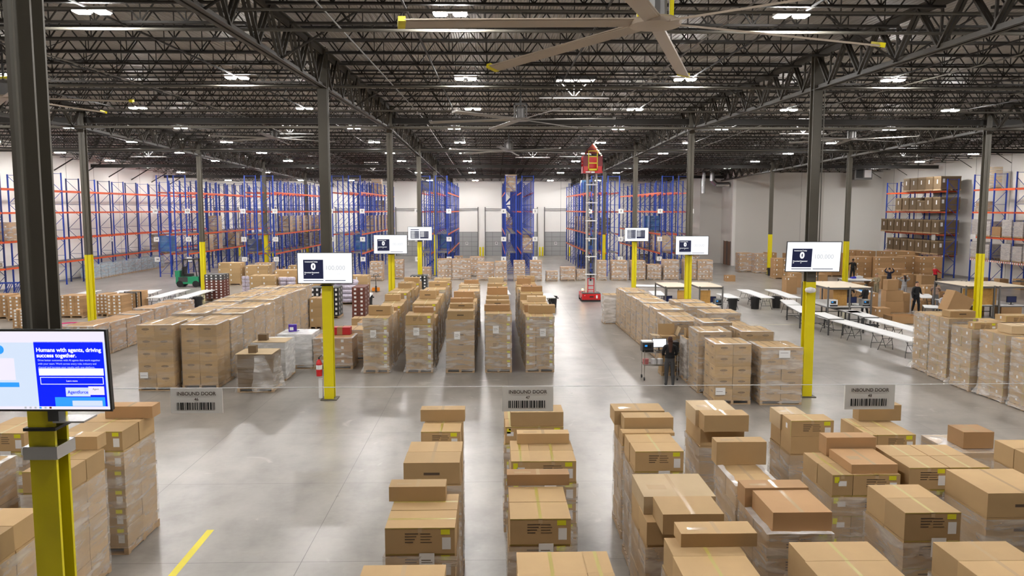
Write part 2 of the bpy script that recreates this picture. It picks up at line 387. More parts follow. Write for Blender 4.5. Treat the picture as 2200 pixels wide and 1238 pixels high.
# sprinkler mains and branches
for (u, v, zo, r_) in ((900, 66, .35, .035), (900, 22, .5, .03), (900, 187, .35, .045), (900, 238, .25, .03), (900, 274, .05, .06), (900, 322, .05, .04)):
    Y = 25
    for _ in range(30): Y = .5*Y+.5*fl(u, v, zb(Y)+zo)[1]
    struct(MB().tube((XL, Y, zb(Y)+zo), (XR, Y, zb(Y)+zo), r_, PIPE, 8).build('roof_pipe'), 'grey sprinkler pipe running across under the joists')
for x in (-12.2, -3.5, 5.2, 14.4, 19.8, 29.9):
    pp = MB(); pp.tube((x, YF, zb(YF)+.62), (x, 40, zb(40)+.62), .022, PIPE, 6).tube((x, 40, zb(40)+.62), (x, YB, zb(YB)+.62), .022, PIPE, 6)
    struct(pp.build('roof_pipe'), 'thin sprinkler branch pipe along the hall')
# skylight hatches over added bars, coloured white like a daylit joist
SKY = pm('skylight_panel', (.8, .8, .8), .4, emis=(1, .96, .9), es=3.5)
SKL = {(1235, 172): 'largest, below the big fan', (620, 262): 'left of the nearest middle left column', (1240, 318): 'left of the lift basket', (315, 318): 'by the left column line', (800, 352): 'behind the second middle left column', (1730, 262): 'left of the right hand near column', (1945, 318): 'before the right racks', (1145, 320): 'over the centre aisle'}
for (u, v) in ((1235, 172), (620, 262), (1240, 318), (315, 318), (800, 352), (1730, 262), (1945, 318), (1145, 320)):
    Y = 40
    for _ in range(40): Y = .5*Y+.5*fl(u, v, zd(Y)-.1)[1]
    X = fl(u, v, zd(Y)-.1)[0]
    t = thing('skylight', 'small skylight hatch set into the roof deck', 'skylight', (X, Y, zd(Y)-.04), group='skylight hatches in the roof')
    MB().box(-.75, .75, -.6, .6, .0, .03, SKY).build('pane', t)
    MB().box(-.8, .8, -.65, -.6, -.12, .04, DGRAY).box(-.8, .8, .6, .65, -.12, .04, DGRAY).box(-.8, -.75, -.65, .65, -.12, .04, DGRAY).box(.75, .8, -.65, .65, -.12, .04, DGRAY).build('frame', t)
    MB().bar((-1.4, .3, -.72), (1.4, .3, -.72), .05, .05, WHITEP).bar((0, .3, -.7), (-.5, .3, -.15), .04, .04, WHITEP).bar((0, .3, -.7), (.5, .3, -.15), .04, .04, WHITEP).bar((0, .3, -.7), (0, .3, -.2), .03, .03, WHITEP).bar((1.1, .3, -.7), (1.3, .3, -.2), .03, .03, WHITEP).build('added_daylit_bars', t); t['label'] = 'small skylight hatch with bars painted as lit joist, %s' % SKL[(u, v)]  # the bars are added; their white paint stands for daylight on the joist

# ---------------------------------------------------------------- high-bay lamps
LED = pm('lamp_lens', (.9, .9, .9), .4, emis=(1.0, .98, .955), es=LAMP_W)
t = thing('high_bay_light', 'white LED high bay lamp hanging in the roof', 'ceiling light', (0, 0, 0), group='high bay lamps in the roof')
lamp_top = True
MB().box(-.36, -.06, -.17, .17, .03, .10, WHITEP).box(.06, .36, -.17, .17, .03, .10, WHITEP).box(-.1, .1, -.05, .05, .05, .1, WHITEP).build('housing', t)
for sx in (-1, 1): MB().box(sx*.21-.12, sx*.21+.12, -.15, .15, .0, .03, LED).build('lens', t)
MB().bar((-.2, 0, .1), (0, 0, .42), .012, .012, GRAYM).bar((.2, 0, .1), (0, 0, .42), .012, .012, GRAYM).bar((0, 0, .42), (0, 0, .845), .008, .008, GRAYM).build('hanger', t)
lamp0 = t; used = False
LNM = {-32.0: 'over the left wall rack', -23.2: 'left of the left columns', -17.2: 'right of the left columns', -7.7: 'left of the middle left columns', -2.15: 'over the middle rows', 7.0: 'left of the middle right columns', 12.8: 'right of the middle right columns', 22.3: 'left of the right columns', 36.5: 'over the right wall racks'}
NX = [-30.5, -23.1, -15.75, -8.4, -.9, 6.4, 13.4, 20.8, 28.2, 35.6]; NY = [7.9, 17.3, 26.8, 36.2]
RY = [44.7, 52.3, 60.1, 67.7, 75.6, 82.8, 90.0, 97.4]
spots = [(x, y) for x in (-32.0, -23.2, -17.2, -7.7, -2.15, 7.0, 12.8, 22.3, 36.5) for y in RY if not (x > 22 and y > 78) and not (x > 30 and y < 60)]
spots += [(x, y) for x in (-30.5, -23.1, -15.75, -8.4, -.9, 6.4, 13.4, 20.8, 28.2, 35.6) for y in (7.9, 17.3, 26.8, 36.2)]
for x, y in spots:
    z = zb(y)+.6
    if y > 40: nm_ = 'white roof lamp, %s from the front in the line %s' % (ORD[RY.index(y)], LNM[x])
    else: nm_ = 'white roof lamp, %s from the left in the %s cross row from front' % (ORD[NX.index(x)], ORD[NY.index(y)])
    if not used: lamp0.location = (x, y, z); lamp0['label'] = nm_; used = True
    else: dup(lamp0, (x, y, z), 0, nm_)

# ================================================================= PALLETS, CARTONS, WRAP
_c = {}
def pallet_mesh(w_, d):
    k = ('p', round(w_, 2), round(d, 2))
    if k not in _c:
        p = MB()
        for i in range(7):
            y = i*(d-.09)/6; p.box(-w_/2, w_/2, y, y+.09, .115, .135, WOOD)
        for x in (-w_/2, -.04, w_/2-.08): p.box(x, x+.08, 0, d, .022, .115, WOOD)
        for y in (0, d/2-.05, d-.1): p.box(-w_/2, w_/2, y, y+.1, 0, .022, WOOD)
        _c[k] = p.mesh('pallet')
    return _c[k]
def carton_mesh(w_, d, h, style, face=3, top=True):
    """origin at the middle of the front bottom edge; face bits: 1 front print, 2 left side print"""
    k = ('c', round(w_, 3), round(d, 3), round(h, 3), style, face, top)
    if k in _c: return _c[k]
    col = {'long': CB, 'oval': CB, 'dots': CB2, 'plain': CB, 'light': CBL, 'warm': CB2, 'brown': CBD, 'dark': BLK, 'blue': BLUEW, 'pale': BLUEP, 'crate': CBD, 'navy': NAVY, 'grey': DGRAY, 'red': pm('maroon_case', (.14, .035, .02), .6), 'white': WHITEP}[style.split('-')[0]]
    st = style.split('-')[0]
    p = MB(); g = .004
    x0, x1, y0, y1, z0, z1 = -w_/2+g, w_/2-g, g, d-g, .002, h-.002
    p.box(x0, x1, y0, y1, z0, z1, col)
    e = .0015
    def F(ax, bx, az, bz, m):                                       # on the front
        p.quad([(ax, y0-e, az), (bx, y0-e, az), (bx, y0-e, bz), (ax, y0-e, bz)], m)
    def SX(ay, by, az, bz, m, sd=-1):                               # on a side
        X = (x0-e) if sd < 0 else (x1+e); q = [(X, by, az), (X, ay, az), (X, ay, bz), (X, by, bz)]; p.quad(q if sd < 0 else q[::-1], m)
    def T(ax, bx, ay, by, m): p.quad([(ax, ay, z1+e), (bx, ay, z1+e), (bx, by, z1+e), (ax, by, z1+e)], m)
    def oval(cx, cz, rx, rz, m, side=0):
        n = 16; o_ = [(math.cos(2*PI*i/n), math.sin(2*PI*i/n)) for i in range(n)]
        for i in range(n):
            a, b_ = o_[i], o_[(i+1)%n]; pts = [(cx+rx*a[0], cz+rz*a[1]), (cx+rx*b_[0], cz+rz*b_[1]), (cx+.8*rx*b_[0], cz+.62*rz*b_[1]), (cx+.8*rx*a[0], cz+.62*rz*a[1])]
            if side == 0: p.quad([(X, y0-e, Z) for X, Z in pts][::-1], m)
            else: p.quad([(x0-e, X, Z) for X, Z in pts], m)
        if side == 0: F(cx-rx*.6, cx+rx*.6, cz-rz*.25, cz+rz*.25, m)
        else: SX(cx-rx*.6, cx+rx*.6, cz-rz*.25, cz+rz*.25, m)
    if st == 'long':
        if face & 1:
            if w_ > .5:
                F(x1-.17, x1-.06, z1-.085, z1-.02, YST); F(x1-.155, x1-.05, z1-.27 if h > .3 else z0+.01, z1-.12, PAPER)
                for i in range(4): F(x0+.28*w_, x0+.28*w_+.16-.02*i, z1-.08-.035*i, z1-.066-.035*i, INK); F(x0+.5*w_, x0+.5*w_+.12+.02*(i%2), z1-.08-.035*i, z1-.07-.035*i, INK)
            else: F(-.06, .06, h*.45, h*.7, PAPER); F(x0+.03, x0+.10, z1-.12, z1-.03, YST)
            F(x0, x1, z1-.012, z1, TAPE); F(-.025+.0, .025, z1-.06, z1, TAPE2)
        if face & 2: SX(d*.5-.05, d*.5+.03, z0+h*.35, z0+h*.35+.09, PAPER); SX(y0, y0+.03, z0, z1, TAPE)
        if top: T(-.02, .02, y0, y1, TAPE) if 'x' not in style else T(x0, x1, (y0+y1)/2-.02, (y0+y1)/2+.02, TAPE)
    elif st == 'oval':
        if face & 1: oval(0, h*.66, w_*.2, h*.085, INK); F(-w_*.03, w_*.03, h*.44, h*.45, INK); F(-w_*.04, w_*.04, h*.40, h*.41, INK)
        if face & 2: oval(d/2, h*.66, d*.18, h*.08, INK, 1)
        if top: T(-.03, .03, y0, y1, TAPE2)
    elif st == 'dots':
        if face & 1: F(-.05, .05, h*.42, h*.42+.10, PAPER)
        if face & 2: SX(d/2-.05, d/2+.05, h*.42, h*.42+.10, PAPER)
        if top: T(x0, x1, d/2-.025, d/2+.025, TAPE2)
    elif st in ('plain', 'light', 'warm'):
        if top: T(-.025, .025, y0, y1, TAPE2); T(x0+.12*w_, x0+.38*w_, y0+.3*d, y0+.5*d, TAPE2) if 's' in style else None
        if 'p' in style.split('-')[1:]: F(-.12, .12, h*.42, h*.42+.04, INK)
        if 'w' in style.split('-')[1:]:
            for sd in (-1, 1): SX(d*.2, d*.2+.09, z1-.2, z1-.08, PAPER, sd)
            F(x0+.08, x0+.17, z1-.2, z1-.08, PAPER)
    elif st in ('dark', 'red', 'grey'):
        n = max(1, int(w_/.24)); 
        for i in range(n):
            cx = x0+(i+.5)*(x1-x0)/n; F(cx-.055, cx+.055, h*.3, h*.78, PAPER)
        for i in range(2):
            cy = y0+(i+.5)*(y1-y0)/2; SX(cy-.06, cy+.06, h*.3, h*.78, PAPER, 1)
        F(x0, x1, z1-.03, z1-.02, DGRAY)
    elif st == 'crate':
        p.box(x0-.012, x1+.012, y0-.012, y1+.012, z1-.10, z1+.004, pm('crate_lid', (.24, .165, .09), .7)); 
        for f_ in ((-1, .0),): 
            p.quad([(x0-.014, .42*d+.16, h*.42), (x0-.014, .42*d, h*.42), (x0-.014, .42*d, h*.75), (x0-.014, .42*d+.16, h*.75)], PAPER)
        F(x0+.15, x0+.35, h*.5, h*.8, PAPER)
    elif st in ('blue', 'pale'):
        for i in range(1, 5): p.box(x0-.006, x1+.006, y0-.006, y1+.006, h*i/5-.012, h*i/5+.002, pm('dark_blue_band', (.02, .06, .14), .5) if st == 'blue' else WHITEP)  # thin bands round the pack, dark blue on blue, white on pale
    _c[k] = p.mesh('carton'); return _c[k]
def wrap_mesh(w_, d, h, film_, z0, seed, rim, top_cover, flare):
    k = ('w', round(w_, 2), round(d, 2), round(h, 2), film_.name, round(z0, 2), seed % 3, rim, top_cover, flare)
    if k in _c: return _c[k]
    rr = random.Random(seed % 3+11); p = MB(); kf = p.mi(film_); ns = 6
    hx = w_/2+.012
    per = [(-hx+2*hx*i/ns, -.012) for i in range(ns)] + [(hx, -.012+(d+.024)*i/ns) for i in range(ns)] + [(hx-2*hx*i/ns, d+.012) for i in range(ns)] + [(-hx, d+.012-(d+.024)*i/ns) for i in range(ns)]
    nz = 9; n = len(per)
    for j in range(nz+1):
        t = j/nz; z = z0+(h-z0)*t
        for i, (x, y) in enumerate(per):
            o_ = rr.uniform(-.003, .014); ox = o_*(1 if x > 0 else -1); oy = o_*(1 if y > d/2 else -1)
            fl_ = 0
            if j == 0 and flare: fl_ = rr.uniform(.03, .12)
            z_ = z + (rr.uniform(-.02, .02) if 0 < j < nz else 0)
            cxy = (x*(1+fl_/max(.3, w_/2))+(ox if abs(x) > hx-.01 else 0), (y-d/2)*(1+fl_/(d/2))+d/2+(oy if (y < 0 or y > d) else 0))
            p.v.append((cxy[0], cxy[1], z_))
    for j in range(nz):
        for i in range(n): p.f.append((j*n+i, j*n+(i+1)%n, (j+1)*n+(i+1)%n, (j+1)*n+i)); p.m.append(kf)
    if rim or top_cover:
        kw = p.mi(FILMW if rim else film_); b0 = nz*n; b1 = len(p.v); ins = .07 if not top_cover else .45
        for i, (x, y) in enumerate(per):
            q = rr.uniform(.7, 1.3)*ins
            p.v.append((x-math.copysign(min(q, abs(x)), x), y+(q if y < d/2 else -q)*min(1, abs(y-d/2)/(d/2)*1.0), h+.006+rr.uniform(0, .004)))
        for i in range(n): p.f.append((b0+i, b0+(i+1)%n, b1+(i+1)%n, b1+i)); p.m.append(kw)
        if top_cover: p.f.append(tuple(b1+i for i in range(n))); p.m.append(p.mi(film_))
    _c[k] = p.mesh('stretch_wrap', smooth=False); return _c[k]
nload = [0]
def load(x0, x1, y, d, h, style, label, group=None, nx=1, ny=1, nz=6, wrap='film', z=0, pallet=True, rim=False, cover=False, flare=False, gaps=(), name='wrapped_pallet_load', cat='pallet load', split=None, lead=False, rz=0, face=3, jit=.008, hw=None):
    """one pallet of goods: pallet, every carton, the film. x0..x1 across, y = front, standing on z"""
    nload[0] += 1; sd = nload[0]; rr = random.Random(sd)
    w_ = x1-x0; t = thing(name, label, cat, ((x0+x1)/2, y, z), rz, group)
    zp = .135 if pallet else 0
    if pallet: ob('pallet', pallet_mesh(w_+.03, d+.03), t, (0, -.015, 0))
    hc = (h-zp)/nz
    xs = split or [i/nx for i in range(nx+1)]
    st = style if isinstance(style, (list, tuple)) else [style]
    for k in range(nz):
        for i in range(len(xs)-1):
            for j in range(ny):
                if (i, j, k) in gaps: continue
                cw = w_*(xs[i+1]-xs[i]); s_ = st[(k*len(st))//nz]
                me = carton_mesh(round(cw, 2), round(d/ny, 2), round(hc, 3), s_, (1 if j == 0 else 0)*(face & 1) | (face & 2 if i == 0 else 0), k == nz-1)
                ob('carton', me, t, (-w_/2+w_*(xs[i]+xs[i+1])/2+rr.uniform(-jit, jit), d*j/ny+rr.uniform(-jit, jit)/2, zp+hc*k))
    if wrap:
        f_ = {'film': FILM, 'clear': FILMC, 'white': FILMW, 'blue': FILMB}[wrap]
        ob('stretch_wrap', wrap_mesh(w_, d, (hw or h), f_, .05 if pallet else .01, sd, rim, cover, flare), t)
    return t
def carton(x0, x1, y, d, z, h, style, label, group=None, rz=0, cat='cardboard box', name='cardboard_box', face=3):
    o = ob(name, carton_mesh(round(x1-x0, 3), round(d, 3), round(h, 3), style, face, True), None, ((x0+x1)/2, y, z), rz)
    return tag(o, label, cat, group)
def sheet_sign(x, y, z, parent=None): pass
def TX(ul, ur, vf, vb, z, ulb=None):
    a = fl(ul, vf, z); b_ = fl(ur, vf, z); c_ = fl(ul, vb, z); return a[0], b_[0], (a[1]+b_[1])/2, c_[1]-a[1]
def ADD_PAPER(t, w_, z, dx=0, y=-.02, s=.2):
    MB().box(dx-s*.38, dx+s*.38, y-.003, y, z, z+s, PAPER).box(dx-s*.28, dx+s*.2, y-.004, y-.003, z+s*.62, z+s*.66, INK).box(dx-s*.28, dx+s*.28, y-.004, y-.003, z+s*.5, z+s*.53, INK).box(dx-s*.28, dx+s*.1, y-.004, y-.003, z+s*.35, z+s*.38, INK).build('packing_list', t)

# ---------------- foreground: five columns of tall carton loads
FG = 'wrapped carton loads standing in the foreground'
BX = 'loose boxes lying on top of the foreground loads'
# (label, x0,x1,y,depth,height, kwargs)
def fg(col, what, T_, h, dep=None, split=None, style='long', pad=.12, wrap='film', top=None, **kw):
    x0, x1, y, d = T_
    t = load(x0, x1, y, dep or max(d, 1.0), h, style, 'foreground wrapped carton load, %s' % what, FG, nz=6, ny=2 if (dep or d) > .9 else 1, split=split, wrap=wrap, face=1, hw=None if kw.get('rim') else .135+(h-.135)*5/6-.02, **kw)
    ADD_PAPER(t, x1-x0, h-.55, (x1-x0)*.1, s=.24)
    return t
def up(T_, z, h, label, style='plain-s'):
    x0, x1, y, d = T_; return carton(x0, x1, y, max(d, .22), z, h, style, label, BX)
# column one (left of the middle aisle)
fg(1, 'farthest stack of the first column right of the empty floor', TX(905, 990, 928, 905, 2.08), 2.08, 1.15)
up((-1.33, -.52, 14.13, .3), 2.08, .22, 'narrow box upright on the farthest stack of the first foreground column')
fg(1, 'second from the back in the first column', (-1.35, -.5, 11.6, 1.1), 2.14, style='plain-p')
fg(1, 'first column, long narrow box lying across its rear edge', (-1.32, -.47, 9.25, 1.15), 2.1, style='long-x')
up((-1.38, -.63, 10.12, .3), 2.1, .2, 'narrow box across the rear of the near first column stack')
fg(1, 'cut by the bottom edge in the first column', (-1.42, -.52, 7.3, 1.0), 2.08, style='plain')
# column two
fg(2, 'farthest stack of the second column behind a hanging sign', (.20, 1.28, 14.1, 1.15), 1.98, split=[0, .18, 1])
up((.31, 1.28, 14.15, .55), 1.98, .26, 'wide box on top of the farthest second column stack behind the sign', 'plain-s')
fg(2, 'two unequal cartons side by side on top, second column', (.26, 1.27, 11.75, 1.1), 2.1, split=[0, .3, 1])
up((.38, 1.24, 12.65, .25), 2.1, .17, 'narrow box on the rear of the split top second column stack')
fg(2, 'second column, broad yellow taped top with red dot sticker', (.19, .95, 9.45, 1.15), 2.12)
up((.18, 1.05, 10.62, .25), 2.12, .16, 'long box behind the broad taped top in second column', 'warm-s')
fg(2, 'second column, cut by the bottom edge with two box tops', (.24, 1.27, 7.45, 1.05), 2.12, split=[0, .72, 1])
# column three
fg(3, 'farthest stack of the third column with stepped box top', (2.3, 3.05, 13.75, 1.0), 2.06)
up((2.17, 3.08, 13.9, .55), 2.06, .26, 'rear box of the stepped top on the farthest third column stack')
up((2.28, 3.15, 13.5, .38), 2.06, .24, 'front box of the stepped top on the farthest third column stack', 'plain')
fg(3, 'third column, green dot sticker and open labels on front', (2.24, 3.02, 12.2, .95), 2.1)
up((2.2, 3.1, 13.18, .26), 2.06, .06, 'flat folded carton behind the green dotted third column stack', 'plain')
fg(3, 'third column, four box tops forming a stepped edge', (1.95, 2.9, 9.7, 1.15), 1.96, style='plain')
up((1.95, 2.9, 9.95, .9), 1.96, .24, 'large taped box on the stepped third column stack', 'light-s')
up((2.06, 2.82, 9.3, .62), 1.96, .26, 'upright box at the front of the stepped third column stack', 'plain-p')
fg(3, 'third column, second nearest with long box across the back', (1.98, 2.8, 7.9, 1.0), 2.1)
up((2.12, 3.0, 8.62, .36), 2.1, .16, 'long box across the back of the near third column stack', 'plain-s')
# column four
fg(4, 'farthest stack of the fourth column with step on top', (3.7, 4.5, 13.8, 1.05), 2.0, style='plain')
up((3.66, 4.4, 14.0, .75), 2.0, .3, 'big box on the farthest fourth column stack', 'light-s')
up((3.72, 4.52, 13.62, .4), 2.0, .3, 'front box on the farthest fourth column stack', 'plain')
fg(4, 'fourth column, film gathered white around its open top', (3.42, 4.05, 10.75, 1.05), 2.05, style='plain', rim=True)
up((3.38, 4.15, 11.65, .28), 2.05, .36, 'upright printed box behind the film gathered fourth column stack')
fg(4, 'fourth column, reddish box top wrapped low with film', (3.4, 4.2, 9.4, 1.15), 1.92, style='long', rim=True)
up((3.47, 4.22, 9.45, .8), 1.92, .25, 'reddish taped box on the low wrapped fourth column stack', 'warm')
up((3.38, 4.25, 10.27, .33), 1.92, .27, 'reddish flat box at the rear of the low wrapped stack', 'warm-s')
fg(4, 'fourth column, nearest, wide top reading across two boxes', (3.38, 4.3, 7.7, 1.0), 2.12)
# column five
fg(5, 'farthest stack of the fifth column, box overhanging', (5.15, 5.85, 13.3, 1.0), 2.0, style='plain')
up((5.12, 5.6, 13.75, .55), 2.0, .28, 'rear box on the farthest fifth column stack', 'light-s')
up((5.15, 5.9, 13.3, .45), 2.0, .28, 'front box with yellow tape on the farthest fifth column stack', 'long')
fg(5, 'fifth column, three reddish boxes and packing list on front', (5.0, 6.02, 11.25, 1.1), 2.02, split=[0, .3, 1], style='long')
up((5.3, 6.0, 11.3, .8), 2.02, .14, 'reddish taped box on the packing list stack', 'warm-s')
up((5.28, 6.08, 12.15, .3), 2.02, .3, 'reddish box standing at the rear of the packing list stack', 'warm')
fg(5, 'fifth column, large box overhanging with film hanging loose', (5.0, 5.7, 9.2, .95), 2.25, style='long')
fg(5, 'fifth column, nearest stack cut by the bottom right', (5.0, 5.85, 7.6, 1.0), 2.15, style='plain')
# column six
fg(6, 'farthest stack of the sixth column below right sign', (6.5, 7.35, 13.3, 1.1), 2.02, split=[0, .2, 1])
up((6.75, 7.55, 14.2, .25), 2.02, .3, 'upright box on the farthest sixth column stack', 'plain')
fg(6, 'sixth column, four glossy taped box tops in a block', (6.15, 7.35, 11.25, 1.15), 2.12, split=[0, .5, 1])
fg(6, 'sixth column, narrow wrapped stack at the right edge', (6.6, 7.6, 10.1, .7), 2.15, style='plain-p')
t = load(8.0, 8.85, 13.2, 1.1, 1.72, 'plain', 'wrapped load with one small box tented under clear film, far right foreground', FG, nz=5, wrap='film', cover=True)
up((8.25, 8.8, 13.4, .5), 1.73, .3, 'small box under film on the tented load', 'warm-s')
fg(6, 'right edge stack with yellow edged top and sagging film', (8.35, 9.3, 11.7, 1.0), 2.1)
# left foreground group, around the near column
fg(0, 'tall corner stack left of the empty floor, side to camera', (-7.28, -6.3, 13.3, 1.25), 2.17, split=[0, 1])
up((-7.0, -6.15, 14.15, .35), 2.17, .22, 'dark fronted box on the tall left corner stack', 'warm')
fg(0, 'behind the near yellow column, printed box top', (-6.95, -6.3, 11.5, 1.15), 2.08, style='long')
up((-7.1, -6.35, 12.55, .3), 2.08, .22, 'box at the rear of the stack behind the near column', 'plain')
fg(0, 'left edge under the big screen with yellow edge tape', (-8.9, -8.1, 13.55, 1.1), 2.08)
fg(0, 'left edge, middle stack with wrinkled white film', (-8.35, -7.5, 11.2, 1.1), 2.08, rim=True)
fg(0, 'left edge, nearest large stack with sloping film', (-6.9, -5.9, 8.95, 1.2), 2.05, style='plain')
fg(0, 'far left edge sliver stack beside the screen', (-9.9, -9.05, 12.3, 1.1), 2.15, style='plain')

# ---------------- the five middle rows
MIDX = [(-4.7, -3.8), (-3.17, -2.21), (-1.72, -.70), (-.29, .66), (1.19, 2.2)]
MN = ['leftmost', 'second', 'central', 'fourth', 'rightmost']
for c_, (a, b_) in enumerate(MIDX):
    for k in range(10):
        y = 28.45+1.37*k; rr = random.Random(c_*31+k); h = [2.02, 2.1, 1.95, 2.16, 2.05][c_] if k == 0 else rr.choice((1.82, 1.95, 2.05, 2.12, 2.2))
        dx = rr.uniform(-.05, .05) if k else 0; x0, x1 = a+dx, b_+dx
        lab = 'wrapped carton load, %s from the front in the %s middle row' % (ORD[k], MN[c_])
        sp = [0, .35, 1] if (c_ == 4 and k % 3 == 0) else None
        st = 'plain-p' if (c_ == 2 and k % 2 == 0) else 'long'
        t = load(x0, x1, y, 1.2, h, st, lab, 'wrapped loads in the middle rows', nz=6 if st == 'long' else 5, split=sp, wrap='film', flare=(k == 0 and c_ < 2), ny=1, face=1, hw=.135+(h-.135)*(4/5 if st != 'long' else 5/6)-.02 if rr.random() < .6 else None)
        if k == 0: ADD_PAPER(t, x1-x0, h-.72, (x1-x0)*(-.1 if c_ != 4 else .1), s=.28)
        if k == 0 or rr.random() < .62:
            bw = (x1-x0)*rr.uniform(.7, .98); bx = x0+rr.uniform(0, (x1-x0)-bw); bh = rr.uniform(.16, .36)
            by = y+rr.uniform(.3, .7)
            if k == 0: bx, bw, by, bh = [(a+.08, .82, y+.75, .34), (a+.22, .72, y+.8, .2), (a+.05, .95, y+.06, .3), (a-.05, .95, y+.75, .22), (a+.12, 1.0, y+.85, .3)][c_]
            carton(bx, bx+bw, by, rr.uniform(.3, .48), h+.004, bh, rr.choice(('plain-s', 'warm-s', 'plain-p', 'light')), 'loose box on top of the %s load in the %s middle row' % (ORD[k], MN[c_].split()[0]), 'loose boxes on the middle rows')

# ---------------- left block: two long rows of oval printed cartons
for c_, (a, b_, y0) in enumerate(((-11.6, -10.45, 25.8), (-10.28, -9.12, 26.05))):
    for k in range(10):
        rr = random.Random(c_*17+k); y = y0+1.40*k; h = 2.14+rr.uniform(-.06, .05)
        dx = rr.uniform(-.04, .04) if k else 0
        t = load(a+dx, b_+dx, y, 1.3, h, 'oval', 'glossy wrapped load of oval marked cartons, %s from front in the block\'s %s row' % (ORD[k], 'left' if c_ == 0 else 'right'), 'loads of oval marked cartons left of the column', nx=2, ny=2 if k < 2 else 1, nz=5 if k < 3 else 3, wrap='clear' if k == 0 else 'film', rim=True, face=3)
        if k == 0 and c_ == 0: MB().box(-.52, -.26, -.03, -.026, .42, .62, PAPER).box(-.5, -.3, -.031, -.03, .5, .51, INK).build('packing_list', t)
# lower third row further left
for k in range(6):
    rr = random.Random(70+k); y = 31.3+1.42*k
    load(-16.95+.05*k, -15.75, y, 1.3, 1.28+rr.uniform(-.06, .06), 'dots', 'low wrapped load of stickered cartons, %s from the near end of the left row' % ORD[k], 'low wrapped loads in the left row', nx=3, ny=1, nz=5, wrap='film', rim=True)
load(-17.4, -16.0, 41.2, 1.3, 1.12, 'dots', 'low wrapped load behind the left row beside white tables', None, nx=3, nz=4, wrap='film', rim=True)
load(-15.6, -14.8, 40.1, .9, .7, 'dots', 'short crumpled wrapped load beside the left row end', None, nx=2, nz=3, wrap='film', cover=True)

# ---------------- three low loads between left block and the column
GW = pm('shrink_grey', (.45, .43, .43), .4)
t = load(-8.3, -7.15, 25.5, 1.0, 1.24, 'brown', 'dark brown carton load under crumpled clear film with cardboard sheet on top', None, nx=1, ny=1, nz=7, wrap='clear', flare=True)
MB().box(-.62, .55, -.02, 1.05, 1.245, 1.26, CBL).build('cardboard_sheet', t)
t = load(-8.35, -7.2, 27.2, 1.3, 1.34, 'white', 'white wrapped load with flat cardboard lid and dark box on it', None, nx=2, nz=5, wrap='white')
MB().box(-.55, .6, .0, 1.0, 1.345, 1.36, CBL).build('cardboard_sheet', t)
load(-8.0, -6.75, 29.3, 1.3, 1.30, 'white', 'white wrapped load carrying the small purple box', None, nx=2, nz=5, wrap='white', cover=True)
carton(-7.98, -7.72, 25.65, .22, 1.262, .24, 'brown', 'small dark patterned box on the brown film covered load', None)
carton(-8.2, -7.9, 27.5, .3, 1.362, .22, 'brown', 'small dark box on the white load with cardboard lid', None)
PURP = pm('purple_box', (.07, .02, .35), .4)
tag(MB().box(-.15, .15, -.1, .1, 0, .26, PURP).box(-.11, .03, -.103, -.1, .05, .17, WHITEP).box(.16, .24, .02, .04, 0, .02, PURP).build('purple_box', None, (-7.62, 30.0, 1.31), .2), 'small purple box on the white wrapped load', 'box')
p = MB(); rb = random.Random(9); kf = p.mi(FILM); nn = 9
for i in range(nn+1):
    for j in range(7):
        a, q = i/nn, j/6; spread = .05+.32*q*(1 if a > .6 else .35)
        ang = -PI*.5+PI*.95*a; ex = .58+spread; px = ex*math.cos(ang)*1.0; py = -.05-.2*q+(.55*(1+math.sin(ang)))
        p.v.append((px+rb.uniform(-.035, .035), py-.15*q+rb.uniform(-.035, .035), 1.22-1.12*q+rb.uniform(-.03, .03)))
for i in range(nn):
    for j in range(6): p.f.append((i*7+j, (i+1)*7+j, (i+1)*7+j+1, i*7+j+1)); p.m.append(kf)
film_t = [o_ for o_ in COL.objects if o_.get('label', '').startswith('dark brown carton load under')][0]
p.build('draped_film', film_t)
# behind / beside the near yellow column
t = load(-6.78, -5.35, 29.2, 1.2, 1.16, 'dots', 'wide low wrapped carton load directly behind the near column', None, nx=2, nz=4, wrap='film', rim=True)
load(-6.1, -4.95, 31.0, 1.2, 1.2, 'plain-w', 'low wrapped load with open flaps behind the near column', None, nx=1, nz=4, wrap='film')
t = load(-5.6, -4.9, 32.6, 1.1, 1.25, 'dots', 'narrow wrapped load showing stacked cans beside the first middle row', None, nx=2, nz=6, wrap='white')
REDBX = pm('red_box', (.5, .02, .03), .4)
tag(MB().box(-.4, .4, 0, .35, 0, .28, REDBX).box(-.1, .1, -.005, .36, .0, .285, CB2).build('red_box', None, (-5.95, 30.0, 1.165)), 'red boxes lying on the low load behind the column', 'box')

# ---------------- right block of oval marked cartons beside the woman
def near(u, v): return fl(u, v)
R1 = [(6.72, 7.8, 23.6, 1.86, 'first'), (6.55, 7.65, 25.1, 2.0, 'second')]
t = load(6.72, 7.82, 23.55, 1.2, 1.86, 'oval', 'glossy load of oval marked cartons at the near end of the right block', None, nx=2, ny=2, nz=5, wrap='clear', rim=True)
MB().box(-.52, -.22, -.03, -.026, .3, .52, PAPER).box(-.5, -.3, -.031, -.03, .4, .41, INK).build('packing_list', t)
t = load(8.1, 9.35, 23.45, 1.25, 1.76, 'oval', 'crinkled wrapped load of oval marked cartons beside the right yellow column', None, nx=2, ny=2, nz=5, wrap='film', rim=True)
MB().box(-.1, .24, -.03, -.026, 1.45, 1.68, PAPER).box(-.06, .18, -.031, -.03, 1.6, 1.61, INK).build('packing_list', t)
load(7.95, 9.0, 24.95, 1.25, 2.02, 'oval', 'tall carton load behind the crinkled one beside the right column', None, nx=2, ny=2, nz=5, wrap='clear', rim=True)
load(6.6, 7.65, 25.05, 1.25, 2.0, 'oval', 'tall oval marked carton load with paper label, second in the right block', None, nx=2, ny=2, nz=5, wrap='film', rim=True)
